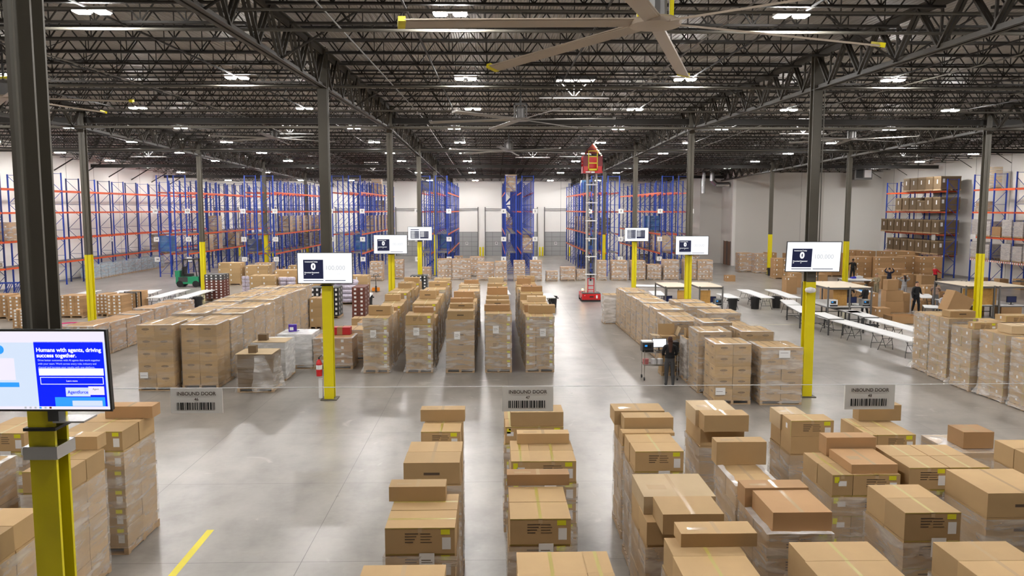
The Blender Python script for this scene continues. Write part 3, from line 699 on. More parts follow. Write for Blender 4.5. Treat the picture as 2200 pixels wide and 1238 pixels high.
load(6.62, 7.1, 26.6, 1.0, 1.5, 'plain', 'half height load with torn open box by the woman', None, nx=1, nz=4, wrap='white')
t = tag(MB().box(-.2, .2, 0, .35, 0, .02, CBD).box(-.2, .2, 0, .01, 0, .3, CB).box(-.2, .2, .34, .35, 0, .3, CB).box(-.2, -.19, 0, .35, 0, .3, CB).box(.19, .2, 0, .35, 0, .3, CB).build('cardboard_box', None, (6.86, 26.9, 1.505)), 'open torn box with film hanging from its flaps', 'cardboard box')
load(7.2, 8.2, 26.8, 1.2, 2.05, 'oval', 'tall load with a dark slot cut in its top carton', None, nx=1, nz=4, wrap='film', rim=True)
tag(MB().box(-.15, .15, -.08, .08, 0, .01, BLK).build('cardboard_slot_cover', None, (7.9, 27.4, 2.056)), 'dark slot piece in the top of the cut load', 'slot')
for k in range(9):
    y = 28.35+1.36*k; rr = random.Random(200+k); a = 6.5-.02*k
    load(a, a+1.12, y, 1.3, 1.92+rr.uniform(-.05, .08), 'oval', 'milky wrapped carton load, %s behind the woman in the long right row' % ORD[k], 'milky wrapped loads in the long right row', nx=2, nz=5 if k < 1 else 3, wrap='film', rim=True)
open_b = MB().box(-.25, .25, 0, .45, 0, .42, CB).quad([(-.3, 0, .42), (-.62, -.02, .46), (-.62, .43, .46), (-.3, .45, .42)], CBL).quad([(.3, 0, .42), (.3, .45, .42), (.42, .45, .72), (.42, 0, .72)], CBL).quad([(-.3, .45, .42), (-.3, .5, .8), (.3, .5, .8), (.3, .45, .42)], CB)
t = load(6.0, 6.5, 27.72, .55, 1.0, 'plain', 'short stack beside the woman holding an open box', None, nx=1, nz=3, wrap=None, pallet=True)
tag(open_b.build('cardboard_box', None, (6.25, 27.76, 1.005)), 'open box with raised flaps on the short stack by the woman', 'cardboard box')
for i, (a, b_, y, h) in enumerate(((8.15, 9.5, 30.0, 1.95), (8.0, 9.3, 32.0, 1.95), (8.0, 9.3, 34.4, 1.85), (8.3, 9.4, 28.3, 1.7), (8.55, 9.5, 26.8, 1.75))):
    load(a, b_, y, 1.3, h, 'oval' if i in (0, 3) else 'plain', 'wrapped carton load %s' % ['with printed front, middle of the right block', 'behind the printed front one in right block', 'farthest of the second line in right block', 'lower, ahead of the printed front load', 'low and glossy, behind the right yellow column'][i], None, nx=2, nz=3, wrap='film', rim=True)
load(5.75, 6.45, 40.6, 1.0, 1.5, 'plain', 'torn carton load at the far end of the long right row', None, nx=1, nz=3, wrap='white')

# ---------------- right cluster of tall loads (long side to the aisle)
RC = [(15.7, 27.95, 1.0, 2.14, 'leftmost, standing a little apart'), (15.55, 26.45, 1.15, 2.2, 'second from the left, printed top box'), (15.5, 25.05, 1.1, 2.05, 'third, yellow cornered with loose film'), (15.6, 23.5, 1.25, 2.1, 'fourth, low white rim and stickers'), (15.6, 22.0, 1.25, 2.1, 'nearest one, cut by the right edge')]
for i, (x, y, d, h, lab) in enumerate(RC):
    t = load(x, x+1.0, y, d, h, 'long', 'tall carton load in the right cluster, %s' % lab, 'tall loads in the right cluster', nz=6, ny=2, wrap='film', flare=True, face=3)
    if i: load(x+1.25, x+2.25, y+.1, 1.2, h+random.Random(i).uniform(-.2, .1), 'long', 'second line carton load of the right cluster, behind %s' % ['', 'the printed top box', 'the yellow cornered load', 'the white rimmed load', 'the nearest load'][i], 'second line of the right cluster', nz=6, wrap='film', rim=(i == 3))
for i, (x, y, z, w_, d, h) in enumerate(((15.75, 26.75, 2.2, .9, .5, .22), (15.6, 25.1, 2.05, .75, .35, .2), (16.9, 25.5, 2.12, .9, .6, .2), (15.9, 23.7, 2.1, .9, .7, .25), (17.9, 24.6, 1.9, .8, .6, .3))):
    if i < 4: carton(x, x+w_, y, d, z+.1 if i == 2 else z+.004, h, ('plain-p', 'long', 'long-x', 'light')[i], 'loose top box of the right cluster, %s' % ['printed dash on its side', 'short one near the corner', 'long taped one in the second line', 'pale one near the edge'][i], 'loose boxes on the right cluster')

# ---------------- wrapped loads standing in a line before the racks
FARL = [(972, 1012, 602, 1.75), (905, 925, 600, 1.0), (946, 976, 601, 1.75), (970, 988, 588, 1.6), (1010, 1040, 594, 1.72), (1025, 1062, 603, 1.5), (1060, 1085, 604, 1.62), (1104, 1128, 604, 1.68), (1139, 1164, 604, 1.68), (1174, 1198, 604, .8), (1205, 1236, 604, 1.15), (1239, 1259, 603, .9), (1284, 1303, 603, 1.68), (1314, 1347, 603, 1.66), (1356, 1386, 603, 1.66), (1390, 1420, 602, 1.3), (1426, 1458, 602, 1.7), (1470, 1496, 602, 1.7), (1497, 1527, 603, 1.7), (1455, 1478, 590, 1.7), (795, 822, 604, 1.6), (840, 866, 600, 1.62), (566, 600, 590, 1.3)]
for i, (ul, ur, v, h) in enumerate(FARL):
    a, b_ = fl(ul, v), fl(ur, v); n = max(2, round((b_[0]-a[0])/.32))
    pos = ['beside column', 'short white topped', 'tall', 'rear', 'rear middle', 'low broad', 'behind aisle', 'under rack six', 'under rack five', 'very short crumpled', 'squat tented', 'short pale', 'right of lift mast', 'broad near screen post', 'behind third yellow post', 'tented with carton top', 'tall crinkled', 'behind screen post', 'rightmost before bare floor', 'second line right', 'left near pallet jack', 'behind second yellow post', 'far left low'][i]
    load(a[0], b_[0], a[1], 1.1, h, 'dots', 'wrapped stickered carton load in the far line, %s' % pos, 'wrapped loads standing before the racks', nx=n, nz=4 if h > 1.2 else 2, wrap='film', cover=h < 1.2, face=1)
# plain brown carton stacks in the far left middle
BR = [(470, 517, 613, 1.75), (528, 576, 612, 1.5), (620, 640, 616, 1.6), (580, 625, 640, 1.35), (590, 640, 636, 1.75), (735, 790, 650, 1.7), (645, 690, 655, 1.9), (538, 590, 645, 1.6)]
for i, (ul, ur, v, h) in enumerate(BR):
    a, b_ = fl(ul, v), fl(ur, v)
    load(a[0], b_[0], a[1], 1.2, h, 'plain-w', 'plain brown carton stack %s' % ['left beside the dark crate load', 'second right of the dark crates', 'behind the two standing workers', 'front of the pair of workers', 'beside the striped bag load', 'right of the near screen edge', 'left behind the near screen post', 'centre left behind the long block'][i], 'plain brown stacks behind the left block', nx=2, nz=4, wrap=None, face=1)
# carton stacks far left behind the column
for i, (ul, ur, v, h) in enumerate(((128, 178, 684, 1.22), (208, 232, 680, 1.22), (233, 266, 682, 1.22), (268, 300, 670, 1.15), (-20, 16, 686, 1.3), (18, 58, 690, 1.3), (20, 60, 712, 1.0))):
    a, b_ = fl(ul, v), fl(ur, v)
    load(a[0], b_[0], a[1]+(.3 if i == 6 else 0), 1.2, h, 'dots', 'unwrapped stickered carton stack %s' % ['right of the near grey column', 'behind the left yellow column', 'just right of the left yellow column', 'beside the black trolley and bin', 'cut by the left edge', 'second from the left edge', 'low, half hidden by the big screen'][i], 'stickered stacks far left', nx=3, ny=1, nz=6, wrap=None, face=1)
# dark crate loads with white labels
a, b_ = fl(438, 648), fl(478, 648)
load(a[0], b_[0], a[1], 1.2, 1.72, ['red', 'red', 'red', 'grey'], 'tall stack of maroon and black cases with white labels', None, nx=4, nz=9, wrap=None, face=1)
a, b_ = fl(884, 634), fl(919, 634)
load(a[0], b_[0], a[1], 1.2, 1.4, 'dark', 'black cases with white labels behind the second middle row', None, nx=4, nz=6, wrap=None, face=1)
a, b_ = fl(676, 680), fl(735, 680)
load(a[0], b_[0], a[1], 1.2, 1.7, 'dark', 'black cases with white labels behind the near yellow column', None, nx=3, nz=6, wrap=None, face=1)
a, b_ = fl(757, 702), fl(785, 702)
load(a[0], b_[0], a[1], 1.6, 2.0, 'red', 'tall narrow stack of maroon trays beside the middle rows', None, nx=2, nz=9, wrap=None, face=1)
a, b_ = fl(655, 708), fl(682, 708)
load(a[0], b_[0], a[1], .9, 1.55, 'plain-w', 'three open topped boxes stacked at the end of the left block', None, nx=1, nz=3, wrap=None)
a, b_ = fl(771, 680), fl(800, 680)
a, b_ = fl(773, 708), fl(798, 708)
load(a[0], b_[0], a[1]-2.2, .8, .85, 'plain', 'low plain box beside the first middle row', None, nx=1, nz=1, wrap=None)
# striped bag loads
BAG = pm('striped_bags', (.55, .5, .6), .5, noise=.5, nscale=14)
for i, (u, v, w_, h) in enumerate(((606, 640, 1.1, 1.3), (525, 636, .5, 1.2), (700, 655, 2.2, 1.4), (902, 615, 1.0, .7))):
    x, y, _ = fl(u, v); p = MB(); rr = random.Random(i)
    for k in range(5):
        for q in range(2):
            x0 = -w_/2+q*w_/2; p.lathe([(0, 0), (w_/4, .02), (w_/3.6, h/10), (w_/4, h/5-.02), (0, h/5)], BAG, 10, (x0+w_/4, .4+rr.uniform(-.03, .03), .14+k*h/5))
    t = thing('bag_load', 'pallet of violet striped bags %s' % ['right of the workers', 'between two brown stacks', 'behind the near yellow column', 'white, behind the black cases'][i], 'pallet load', (x, y, 0), group='pallets of striped bags')
    ob('pallet', pallet_mesh(w_+.03, .9), t); p.build('bag_stack', t)

# ---------------- right rear: field of plain brown carton stacks
RG = [(1588, 1618, 585, 1.8), (1622, 1648, 587, 1.8), (1665, 1698, 600, 1.75), (1648, 1668, 582, 1.75), (1702, 1720, 596, 1.2), (1745, 1775, 584, 1.7), (1800, 1822, 582, 1.7), (1762, 1812, 595, 1.3), (1838, 1872, 600, 1.9), (1880, 1940, 602, 1.9), (1940, 1975, 598, 1.9), (1975, 2018, 600, 1.9), (1895, 1925, 590, 2.1), (1850, 1880, 585, 2.0), (1820, 1850, 583, 2.0), (1898, 1948, 615, 1.3), (1958, 2010, 590, 2.1), (1690, 1735, 583, 1.7)]
for i, (ul, ur, v, h) in enumerate(RG):
    a, b_ = fl(ul, v), fl(ur, v)
    lab = ['wrapped, leftmost before the grey wall', 'wrapped, just left of the farthest right yellow post', 'stickered, right of the farthest yellow post', 'behind the farthest right yellow post', 'low, behind the right screen', 'behind the right edge of the screen', 'left of the second yellow post', 'low pair behind the second yellow post', 'behind the worker in black with raised arm', 'wide, left of the racks', 'wide, second left of the rack end', 'nearest the rack end post', 'rear line, above the wide stack', 'rear line, behind black clad worker', 'rear line, right of yellow post', 'short, in front of the wide stacks', 'rear line, under the striped shelf', 'rear line, behind the screen'][i]
    load(a[0], b_[0], a[1], 1.25, h, 'warm-w', 'brown carton stack at the right rear, %s' % lab, 'brown carton stacks at the right rear', nx=2, ny=1, nz=4 if h > 1.4 else 2, wrap='film' if i < 2 else None)

# ================================================================= PALLET RACKS
LV = [2.06, 3.76, 5.74, 7.43]
def frame_mesh(dep, zt, col):
    k = ('f', dep, zt, col.name)
    if k not in _c:
        p = MB()
        for x in (0, dep-.09): p.box(x, x+.09, -.04, .04, 0, zt, col)
        z = .3; i = 0
        while z+1.0 < zt:
            a, b_ = (.04, dep-.05) if i % 2 == 0 else (dep-.05, .04)
            p.bar((a, 0, z), (b_, 0, z+1.0), .03, .03, col)
            if i % 2 == 0: p.bar((.04, 0, z), (dep-.05, 0, z), .03, .03, col)
            z += 1.0; i += 1
        p.bar((.04, 0, zt-.06), (dep-.05, 0, zt-.06), .03, .03, col); p.box(-.03, .12, -.07, .07, 0, .015, col); p.box(dep-.12, dep+.03, -.07, .07, 0, .015, col)
        _c[k] = p.mesh('upright_frame')
    return _c[k]
WIRE = pm('wire_deck', (.25, .24, .235), .5, .3)
def shelf_mesh(dep, ln, deck):
    k = ('s', dep, ln, deck)
    if k not in _c:
        p = MB()
        for x in (-.01, dep-.04): p.box(x, x+.05, .04, ln-.04, -.13, 0, ORG)
        if deck:
            for i in range(12): y = .08+i*(ln-.16)/11; p.box(0, dep, y-.02, y+.02, 0, .012, WIRE)
            for i in range(5): x = .06+i*(dep-.12)/4; p.box(x-.01, x+.01, .05, ln-.05, .012, .02, WIRE)
        _c[k] = p.mesh('shelf')
    return _c[k]
def rack(x0, x1, y0, nb, label, ln=2.6, zt=8.5, levels=LV, group=None, decks=2, col=BLUE, cols=None, skip=()):
    t = thing('pallet_rack', label, 'pallet rack', (x0, y0, 0), 0, group); dep = round(x1-x0, 2)
    for i in range(nb+1):
        c_ = col if not cols else cols[i % len(cols)]
        ob('upright_frame', frame_mesh(dep, zt if i % 4 else zt+.35*(i % 8 == 0 and nb > 6), c_), t, (0, i*ln, 0))
    for i in range(nb):
        for k, z in enumerate(levels):
            if (i, k) in skip: continue
            ob('shelf', shelf_mesh(dep, ln, k < decks), t, (0, i*ln, z))
    return t
SIGN_N = {}
def rsign(t, n, x, zs=(5.75, 3.3, 1.55)):
    for z in zs:
        s_ = ob('aisle_sign', MB().box(-.22, .22, -.02, 0, -.2, .2, PAPER).mesh('aisle_sign'), t, (x, -.12, z))
        text(str(n), .25, BLK, s_, (0, -.025, 0), name='numeral', bold=.004)
rows = []
for k in range(-1, 5): rows.append((1.04-7.57*k, 1.04-7.57*k+1.05, 6+2*k)); rows.append((1.04-7.57*k+1.45, 1.04-7.57*k+2.55, 5+2*k))
rows = [r_ for r_ in rows if r_[2] > 0]
rows += [(14.85, 15.9, 2), (16.3, 17.4, 1)]
RO = {}
NUM = 'zero one two three four five six seven eight nine ten eleven twelve thirteen fourteen fifteen'.split()
for x0, x1, n in rows:
    nb = 9 if n not in (14, 13) else 10
    t = rack(x0, x1, 70.05, nb, 'free standing blue and orange rack row, its end signs numbered %s' % NUM[n], group='free standing rack rows', decks=2, cols=[BLUE, BLUE, DKBL]); RO[n] = (x0, x1)
    rsign(t, n, -.12 if n % 2 == 0 else (x1-x0)+.1)
t = rack(-34.75, -33.65, 42.4, 21, 'long blue and orange pallet rack along the left wall, aisle sign 15', ln=2.6, zt=8.4, levels=[1.85, 3.69, 5.72, 7.38], decks=1, cols=[BLUE, DKBL, BLUE, DKBL])
s_ = ob('aisle_sign', MB().box(-.02, .0, -.22, .22, -.2, .2, PAPER).mesh('aisle_sign'), t, (1.16, 28.3, 3.3)); text('15', .3, BLK, s_, (.006, 0, 0), name='numeral', bold=.008, rot=(PI/2, 0, PI/2))
def on_rack(n, bay, lvl, style, h, w_=1.0, off=.15, wrap='film', lab='', x=None, nz=3):
    x0, x1 = RO[n]; z = (LV[lvl]+.02) if lvl >= 0 else 0
    y = 70.05+bay*2.6+off
    return load(x0+.05, x0+.05+w_, y, 1.05, h, style, lab, 'pallet loads stored on the rack rows', nx=2 if style in ('dots', 'plain') else 1, nz=nz, wrap='clear' if style in ('blue', 'navy') else wrap, z=z, face=3)
rr = random.Random(5)
LN = ['lowest', 'second', 'third', 'top']
SN = {'blue': 'blue wrapped load', 'dots': 'stickered carton load', 'plain': 'plain carton load', 'navy': 'navy load', 'brown': 'dark brown load'}
RL = []
RL += [(14, 0, 0, 'blue', 1.5), (13, 2, 0, 'plain', 1.45), (13, 3, 0, 'dots', 1.5), (13, 5, 0, 'plain', 1.4), (13, 3, 1, 'plain', 1.5), (13, 7, 1, 'dots', 1.6), (13, 8, 1, 'plain', 1.6), (13, 9, 1, 'dots', 1.5), (13, 6, 0, 'dots', 1.6), (14, 4, 0, 'brown', 1.4)]
RL += [(11, b_, 1, rr.choice(('dots', 'plain')), 1.5) for b_ in (2, 3, 4, 5, 7, 8)] + [(11, b_, 0, 'brown' if b_ % 2 else 'plain', 1.4) for b_ in (5, 7, 8)] + [(12, 0, 0, 'navy', 1.2), (12, 1, -1, 'navy', 1.1)]
RL += [(9, b_, 1, 'plain' if b_ != 6 else 'dots', 1.5) for b_ in (3, 4, 5, 6, 7)] + [(9, 1, 0, 'blue', 1.5), (9, 2, 0, 'blue', 1.5), (9, 5, 3, 'plain', 1.6), (9, 6, 2, 'brown', 1.1), (9, 4, -1, 'brown', 1.3)]
RL += [(7, b_, 0, 'navy' if b_ > 3 else 'blue', 1.4) for b_ in (2, 3, 4, 5)] + [(7, 5, -1, 'navy', 1.4), (8, 1, 3, 'navy', 1.0)]
RL += [(6, 0, 3, 'dots', 1.5), (6, 5, 1, 'dots', 1.1), (6, 6, 1, 'dots', 1.3), (5, 0, 0, 'dots', 1.3), (5, 2, 0, 'plain', 1.4)]
RL += [(4, b_, 0, 'blue', 1.5) for b_ in (1, 2, 3, 4, 5)] + [(4, b_, 1, 'dots', 1.4) for b_ in (3, 4, 5)] + [(4, 0, -1, 'navy', 1.2), (4, 3, 3, 'blue', 1.3), (4, 4, -1, 'navy', 1.3), (3, 2, 1, 'brown', 1.3), (3, 4, 0, 'plain', 1.3)]
RL += [(2, 2, 1, 'blue', 1.5), (2, 3, 1, 'blue', 1.5), (2, 0, 0, 'plain', 1.5), (2, 1, 0, 'dots', 1.5), (2, 3, 0, 'dots', 1.5), (2, 4, 0, 'dots', 1.4), (2, 1, -1, 'navy', 1.2), (2, 4, -1, 'brown', 1.3), (1, 1, 0, 'plain', 1.4)]
seen = set()
for n, b_, l_, s_, h in RL:
    if (n, b_, l_) in seen: continue
    seen.add((n, b_, l_))
    on_rack(n, b_, l_, s_, h, lab='%s in rack row %s, %s, %s bay from the near end' % (SN[s_], NUM[n], (LN[l_]+' shelf') if l_ >= 0 else 'on floor', ORD[b_]))
# pale blue packs standing under the left wall rack
for k in range(11):
    y = 67.3+1.32*k
    load(-34.65, -33.6, y, 1.15, 1.25, 'pale', 'pale blue wrapped pack under the left wall rack, %s from its near end' % ORD[k], 'pale blue packs under the left wall rack', nz=4, wrap='film', cover=True)
load(-34.6, -33.6, 56.0, 1.1, 1.3, 'dots', 'wrapped load on the left wall rack beside the near column', None, nz=2, nx=2, z=3.71)
load(-34.6, -33.6, 53.9, 1.1, .5, 'brown', 'low dark load on the lowest shelf of the left wall rack', None, nz=1, z=1.87)
load(-34.6, -33.6, 81.2, 1.1, 1.5, 'brown', 'dark wrapped load near the far end of the left wall rack', None, nz=2, z=1.87)
# blue truss frames lying under the left rack
p = MB()
for i in range(3):
    y = 53.3+i*.25
    p.bar((-33.4, y, .06), (-29.9, y+.8, .06), .05, .05, ORG).bar((-33.4, y, 1.0), (-29.9, y+.8, 1.0), .06, .06, BLUE).bar((-33.4, y, .12), (-29.9, y+.8, .12), .06, .06, BLUE)
    for k in range(6): a = k/6; p.bar((-33.4+3.5*a, y+.8*a, .1), (-33.4+3.5*(a+.12), y+.8*(a+.12), 1.0), .04, .04, BLUE)
tag(p.build('spare_rack_frames'), 'spare blue rack frames standing on the floor before the left wall', 'rack frames')

# right racks with brown gaylord crates
ZR = [1.95, 3.75, 5.72, 7.5]
t = rack(38.75, 39.8, 67.3, 4, 'pallet rack full of dark brown crates by the right wall', zt=8.5, levels=ZR, decks=1, cols=[BLUE])
MB().box(-.06, -.04, 1.3, 1.9, 3.2, 3.7, PAPER).build('aisle_sign', t)
t2 = rack(38.75, 39.8, 53.1, 4, 'nearer pallet rack with speckled loads by the right wall', zt=8.7, levels=ZR, decks=1, cols=[BLUE])
MB().box(-.06, -.04, 9.7, 10.4, 3.5, 3.9, PAPER).build('aisle_sign', t2)
STR = pm('striped_tape_red', (.65, .05, .03), .5)
for tt in (t, t2):
    p = MB(); [p.box(-.04, -.012, i*.26, i*.26+.13, 1.82, 1.95, PAPER) for i in range(40)]; p.build('striped_edge', tt)
for l_ in range(4):
    for k in range(8):
        if l_ == 3 and k > 4: continue
        if l_ == 2 and k > 5: continue
        if l_ == 0 and k > 6: continue
        y = 67.45+k*1.29+(.0 if k % 2 == 0 else .02)
        load(38.3, 40.05, y, 1.1, 1.22 if not (l_ == 2 and k == 2) else .95, 'crate', 'dark brown crate on the %s shelf of the right rack, %s from its near end' % (LN[l_], ORD[k]), 'dark brown crates on the right rack', nz=1, wrap=None, z=ZR[l_]+.02, pallet=True, face=2)
SPK = pm('speckled_pack', (.50, .44, .42), .45, noise=.6, nscale=16)
CBsp = MATS['speckled_pack']
def spk(x, y, z, w_, d, h, lab):
    t = thing('speckled_load', lab, 'pallet load', (x, y, z), group='speckled wrapped loads on the nearer right rack')
    ob('pallet', pallet_mesh(w_, d), t); MB().box(-w_/2, w_/2, 0, d, .135, h*.5, SPK).box(-w_/2, w_/2, 0, d, h*.5+.004, h, SPK).build('goods', t)
    ob('stretch_wrap', wrap_mesh(w_, d, h, FILM, .1, 1, False, True, False), t)
for l_ in (0, 1):
    for k in range(8):
        if (l_, k) in ((1, 5), (0, 5)): continue
        spk(39.25, 53.35+k*1.29, ZR[l_]+.02, 1.0, 1.1, 1.35 if k % 3 else 1.2, 'speckled wrapped load on the %s shelf of nearer right rack, %s bay place' % (LN[l_], ORD[k]))
load(38.75, 39.75, 53.35+5*1.29, 1.1, .8, 'warm', 'brown carton load with boxes on top in the nearer right rack', None, nz=1, wrap=None, z=ZR[1]+.02)
load(38.75, 39.75, 61.5, 1.1, 1.7, 'light', 'tall pale wrapped bundle on top of the nearer right rack', None, nz=1, wrap='film', z=ZR[3]+.02)
load(38.75, 39.75, 62.4, .7, .8, 'warm', 'small wrapped load on the third shelf of the nearer right rack', None, nz=1, wrap='film', z=ZR[2]+.02)
for k, (y, s_) in enumerate(((54.6, 1.0), (57.2, .9), (59.6, .7), (61.6, .6))):
    carton(38.8, 38.8+s_, y, s_, 0, s_*.85, 'warm-s', 'open brown box on the floor under the nearer right rack, %s' % ORD[k], 'brown boxes under the nearer right rack')
# air unit by the right wall top
tag(MB().box(-.9, .9, -.8, .8, 0, 1.3, GRAYM).box(-.75, -.05, -.82, -.8, .15, 1.15, BLK).box(.1, .8, -.82, -.8, .2, 1.1, WHITEP).build('unit_heater', None, (37.3, 80.5, 8.9)), 'grey heater box hung high before the far right wall', 'heater')
p = MB(); p.path([(23.3, 84.5, 10.2), (23.3, 84.5, 8.9), (23.7, 84.3, 8.5), (25.0, 84.0, 8.5)], .28, CHROME, 10).path([(22.4, 84.6, 9.0), (22.4, 84.6, 7.6)], .2, CHROME, 10); p.path([(23.3, 84.5, 10.2), (22.4, 84.6, 10.0), (22.4, 84.6, 9.0)], .2, CHROME, 10)
tag(p.build('air_duct'), 'bent silver air duct high in the far right corner', 'air duct')

# ================================================================= SCREENS ON THE COLUMNS
SCRW = pm('screen_white', (.02, .02, .02), .3, emis=(.93, .95, 1), es=.25); NAV = pm('screen_navy', (.003, .004, .02), .4, emis=(.02, .03, .12), es=.06)
SCRT = pm('screen_text_white', (.02, .02, .02), .4, emis=(1, 1, 1), es=.25); SGRY = pm('screen_text_grey', (.1, .1, .1), .4, emis=(.55, .57, .6), es=.17)
SBLU = pm('screen_blue', (.001, .002, .05), .4, emis=(.0, .012, .85), es=.25); SLBL = pm('screen_light_blue', (.01, .05, .1), .4, emis=(.03, .32, .9), es=.22); SPAL = pm('screen_pale', (.1, .1, .1), .4, emis=(.60, .70, .86), es=.22)
SPNK = pm('screen_lilac', (.1, .1, .1), .4, emis=(.80, .76, .88), es=.22)
def tv(x, y, z, label, kind, wd=1.66, rz=0, tilt=0, rod=True):
    h = wd*.565; t = thing('wall_screen', label, 'screen', (x, y, z), rz); t.rotation_euler = (tilt, 0, rz)
    MB().box(-wd/2, wd/2, -.03, .03, -h/2, h/2, BLK).box(-wd/2-.008, wd/2+.008, -.034, -.02, -h/2-.008, h/2+.008, DGRAY).build('casing', t)
    MB().box(-.2, .2, .03, .16, -.2, .2, BLK).box(-.16, .16, .15, .17, -h/2-.03, .25, BLK).build('bracket', t)
    p = MB(); e = -.036; W_ = wd-.03; Hh = h-.03
    def Q(a, b_, c_, d_, m, off=0):    # fractions of the screen, from left and from bottom
        p.quad([(-W_/2+a*W_, e-off, -Hh/2+c_*Hh), (-W_/2+b_*W_, e-off, -Hh/2+c_*Hh), (-W_/2+b_*W_, e-off, -Hh/2+d_*Hh), (-W_/2+a*W_, e-off, -Hh/2+d_*Hh)], m)
    def P(a, c_): return (-W_/2+a*W_, e-.004, -Hh/2+c_*Hh)
    if kind == 'count':
        Q(0, 1, 0, 1, SCRW); Q(.1, .47, .14, .78, NAV, .001); Q(.1, .47, .07, .095, NAV, .001); Q(.50, .88, .07, .095, NAV, .001)
        p.build('display', t)
        text('Inventoried Today', .052, SCRT, t, P(.13, .71), 'LEFT', bold=.001); text('0', .26, SCRT, t, P(.285, .54), bold=.012)
        text('Download Requested', .05, SCRT, t, P(.12, .35), 'LEFT', bold=.001); text('IP', .05, SCRT, t, P(.12, .29), 'LEFT'); text('IP', .05, SCRT, t, P(.26, .29), 'LEFT')
        text('100,000', .19, SGRY, t, P(.69, .50)); text('Total units requested', .04, SGRY, t, P(.54, .69), 'LEFT'); text('for today', .04, SGRY, t, P(.54, .64), 'LEFT'); text('Remaining total requested', .04, SGRY, t, P(.53, .31), 'LEFT')
    elif kind == 'table':
        Q(0, 1, 0, 1, SCRW); y0_ = .12 if rod else .2; y1 = .70 if rod else .86
        if rod: Q(.1, .46, .77, .83, NAV, .001)
        Q(.1, .46, y0_, y1, NAV, .001); Q(.5, .86, y0_, y1-.02, NAV, .001)
        for i in range(6):
            yy = y1-.05-i*(y1-y0_-.05)/6; Q(.12, .28, yy-.035, yy, SCRT, .002); Q(.30, .36, yy-.035, yy-.005, SGRY, .002); Q(.38, .44, yy-.035, yy-.005, SGRY, .002)
            if i < 5: Q(.52, .68, yy-.045, yy-.01, SCRT, .002); Q(.71, .75, yy-.045, yy-.015, SGRY, .002); Q(.78, .82, yy-.045, yy-.015, SGRY, .002)
        p.build('display', t)
    else:
        Q(0, 1, 0, 1, SPNK); Q(0, 1, .04, .86, SPAL, .0005); Q(0, 1, .86, .88, SPNK, .001); Q(.505, .985, .04, .87, SBLU, .001)
        Q(.525, .975, .44, .53, SCRT, .002); Q(.53, .97, .325, .42, SCRT, .002); Q(.534, .966, .332, .413, SBLU, .0025)
        Q(.70, .87, .17, .285, SPAL, .002); Q(.86, .97, .19, .30, SPNK, .003); Q(.74, .95, .045, .115, SPAL, .002); Q(0, .38, .29, .35, SLBL, .002); Q(0, .36, .38, .66, SPNK, .001)
        Q(.62, .97, .04, .16, SLBL, .0015)
        n = 18; cxy = P(.265, .77)
        for i in range(n):
            a, b_ = 2*PI*i/n, 2*PI*(i+1)/n; p.quad([(cxy[0], e-.002, cxy[2]), (cxy[0]+.05*math.cos(a), e-.002, cxy[2]+.05*math.sin(a)), (cxy[0]+.05*math.cos(b_), e-.002, cxy[2]+.05*math.sin(b_))][::-1], SLBL)
        for i, c_ in enumerate((SGRY, SGRY, SGRY, SLBL, SGRY, STR)): Q(.40+i*.035, .415+i*.035, .01, .035, c_, .002)
        p.build('display', t)
        text('Humans with agents, driving', .062, SCRT, t, P(.52, .765), 'LEFT', bold=.0015); text('success together.', .062, SCRT, t, P(.52, .695), 'LEFT', bold=.0015)
        for i, s_ in enumerate(('Drive better outcomes with AI agents that work together', 'with your team. Work across every role, industry and', 'channel and increase your results with one platform.')): text(s_, .029, SPAL, t, P(.525, .635-.045*i), 'LEFT')
        text('Get a demo', .026, SGRY, t, P(.75, .485)); text('Learn more', .026, SCRT, t, P(.75, .37)); text('Agentforce', .05, SBLU, t, P(.785, .225), bold=.001); text('Agent', .028, NAV, t, P(.89, .265), 'LEFT')
    return t
def tv_at(u, v, Y, *a, **k):
    x, y, z = at_y(u, v, Y); return tv(x, y, z, *a, **k)
tv_at(698.5, 576, 24.15, 'large white count screen on the nearest middle left column', 'count')
tv_at(839, 525, 39.7, 'white count screen on the second column behind the middle rows', 'count')
tv_at(1747, 551.5, 24.15, 'tilted white count screen on the right hand near column', 'count', tilt=.12, rz=-.05)
tv_at(1486.5, 527.5, 39.7, 'white count screen right of the tall lift', 'count')
tv_at(902.5, 502, 55.2, 'small table screen with a black bar, left of the centre aisle', 'table')
tv_at(1367.5, 504, 55.2, 'small table screen without bar, right of the centre aisle', 'table', rod=False)
tv_at(80, 795, 8.66, 'big near screen with deep blue web page, cut by left edge', 'web', wd=1.6, tilt=.06, rz=-.03)
# straps, shelf tablet and clamp of the near column
t = thing('tablet_tray', 'grey tray with tablet fixed to the near yellow column', 'tray', (-4.93, 8.9, 3.52))
MB().box(-.05, .30, -.02, .28, -.0, .02, CHROME).build('tray', t); MB().box(-.1, .02, -.02, .12, .02, .3, DGRAY).build('holder', t)
for X, Y, z in ((-5.13, 9.06, 3.43), (-5.13, 24.55, 3.58)):
    tag(MB().box(-.18, .18, -.19, .19, 0, .035, BLK).build('strap', None, (X, Y, z)), 'black strap round the %s yellow guard' % ('near big screen' if Y < 10 else 'middle left screen'), 'strap')
tag(MB().box(-.19, .19, -.20, .2, 0, .15, CHROME).lathe([(0, 0), (.06, .01), (.06, .09), (0, .1)], CHROME, 10, (-.2, -.1, .03)).build('pipe_clamp', None, (-5.13, 9.06, 3.1)), 'wide metal clamp round the near yellow column', 'clamp')
t = thing('fire_extinguisher', 'red fire extinguisher hung left of the middle left yellow column', 'fire extinguisher', (-5.42, 24.42, .75))
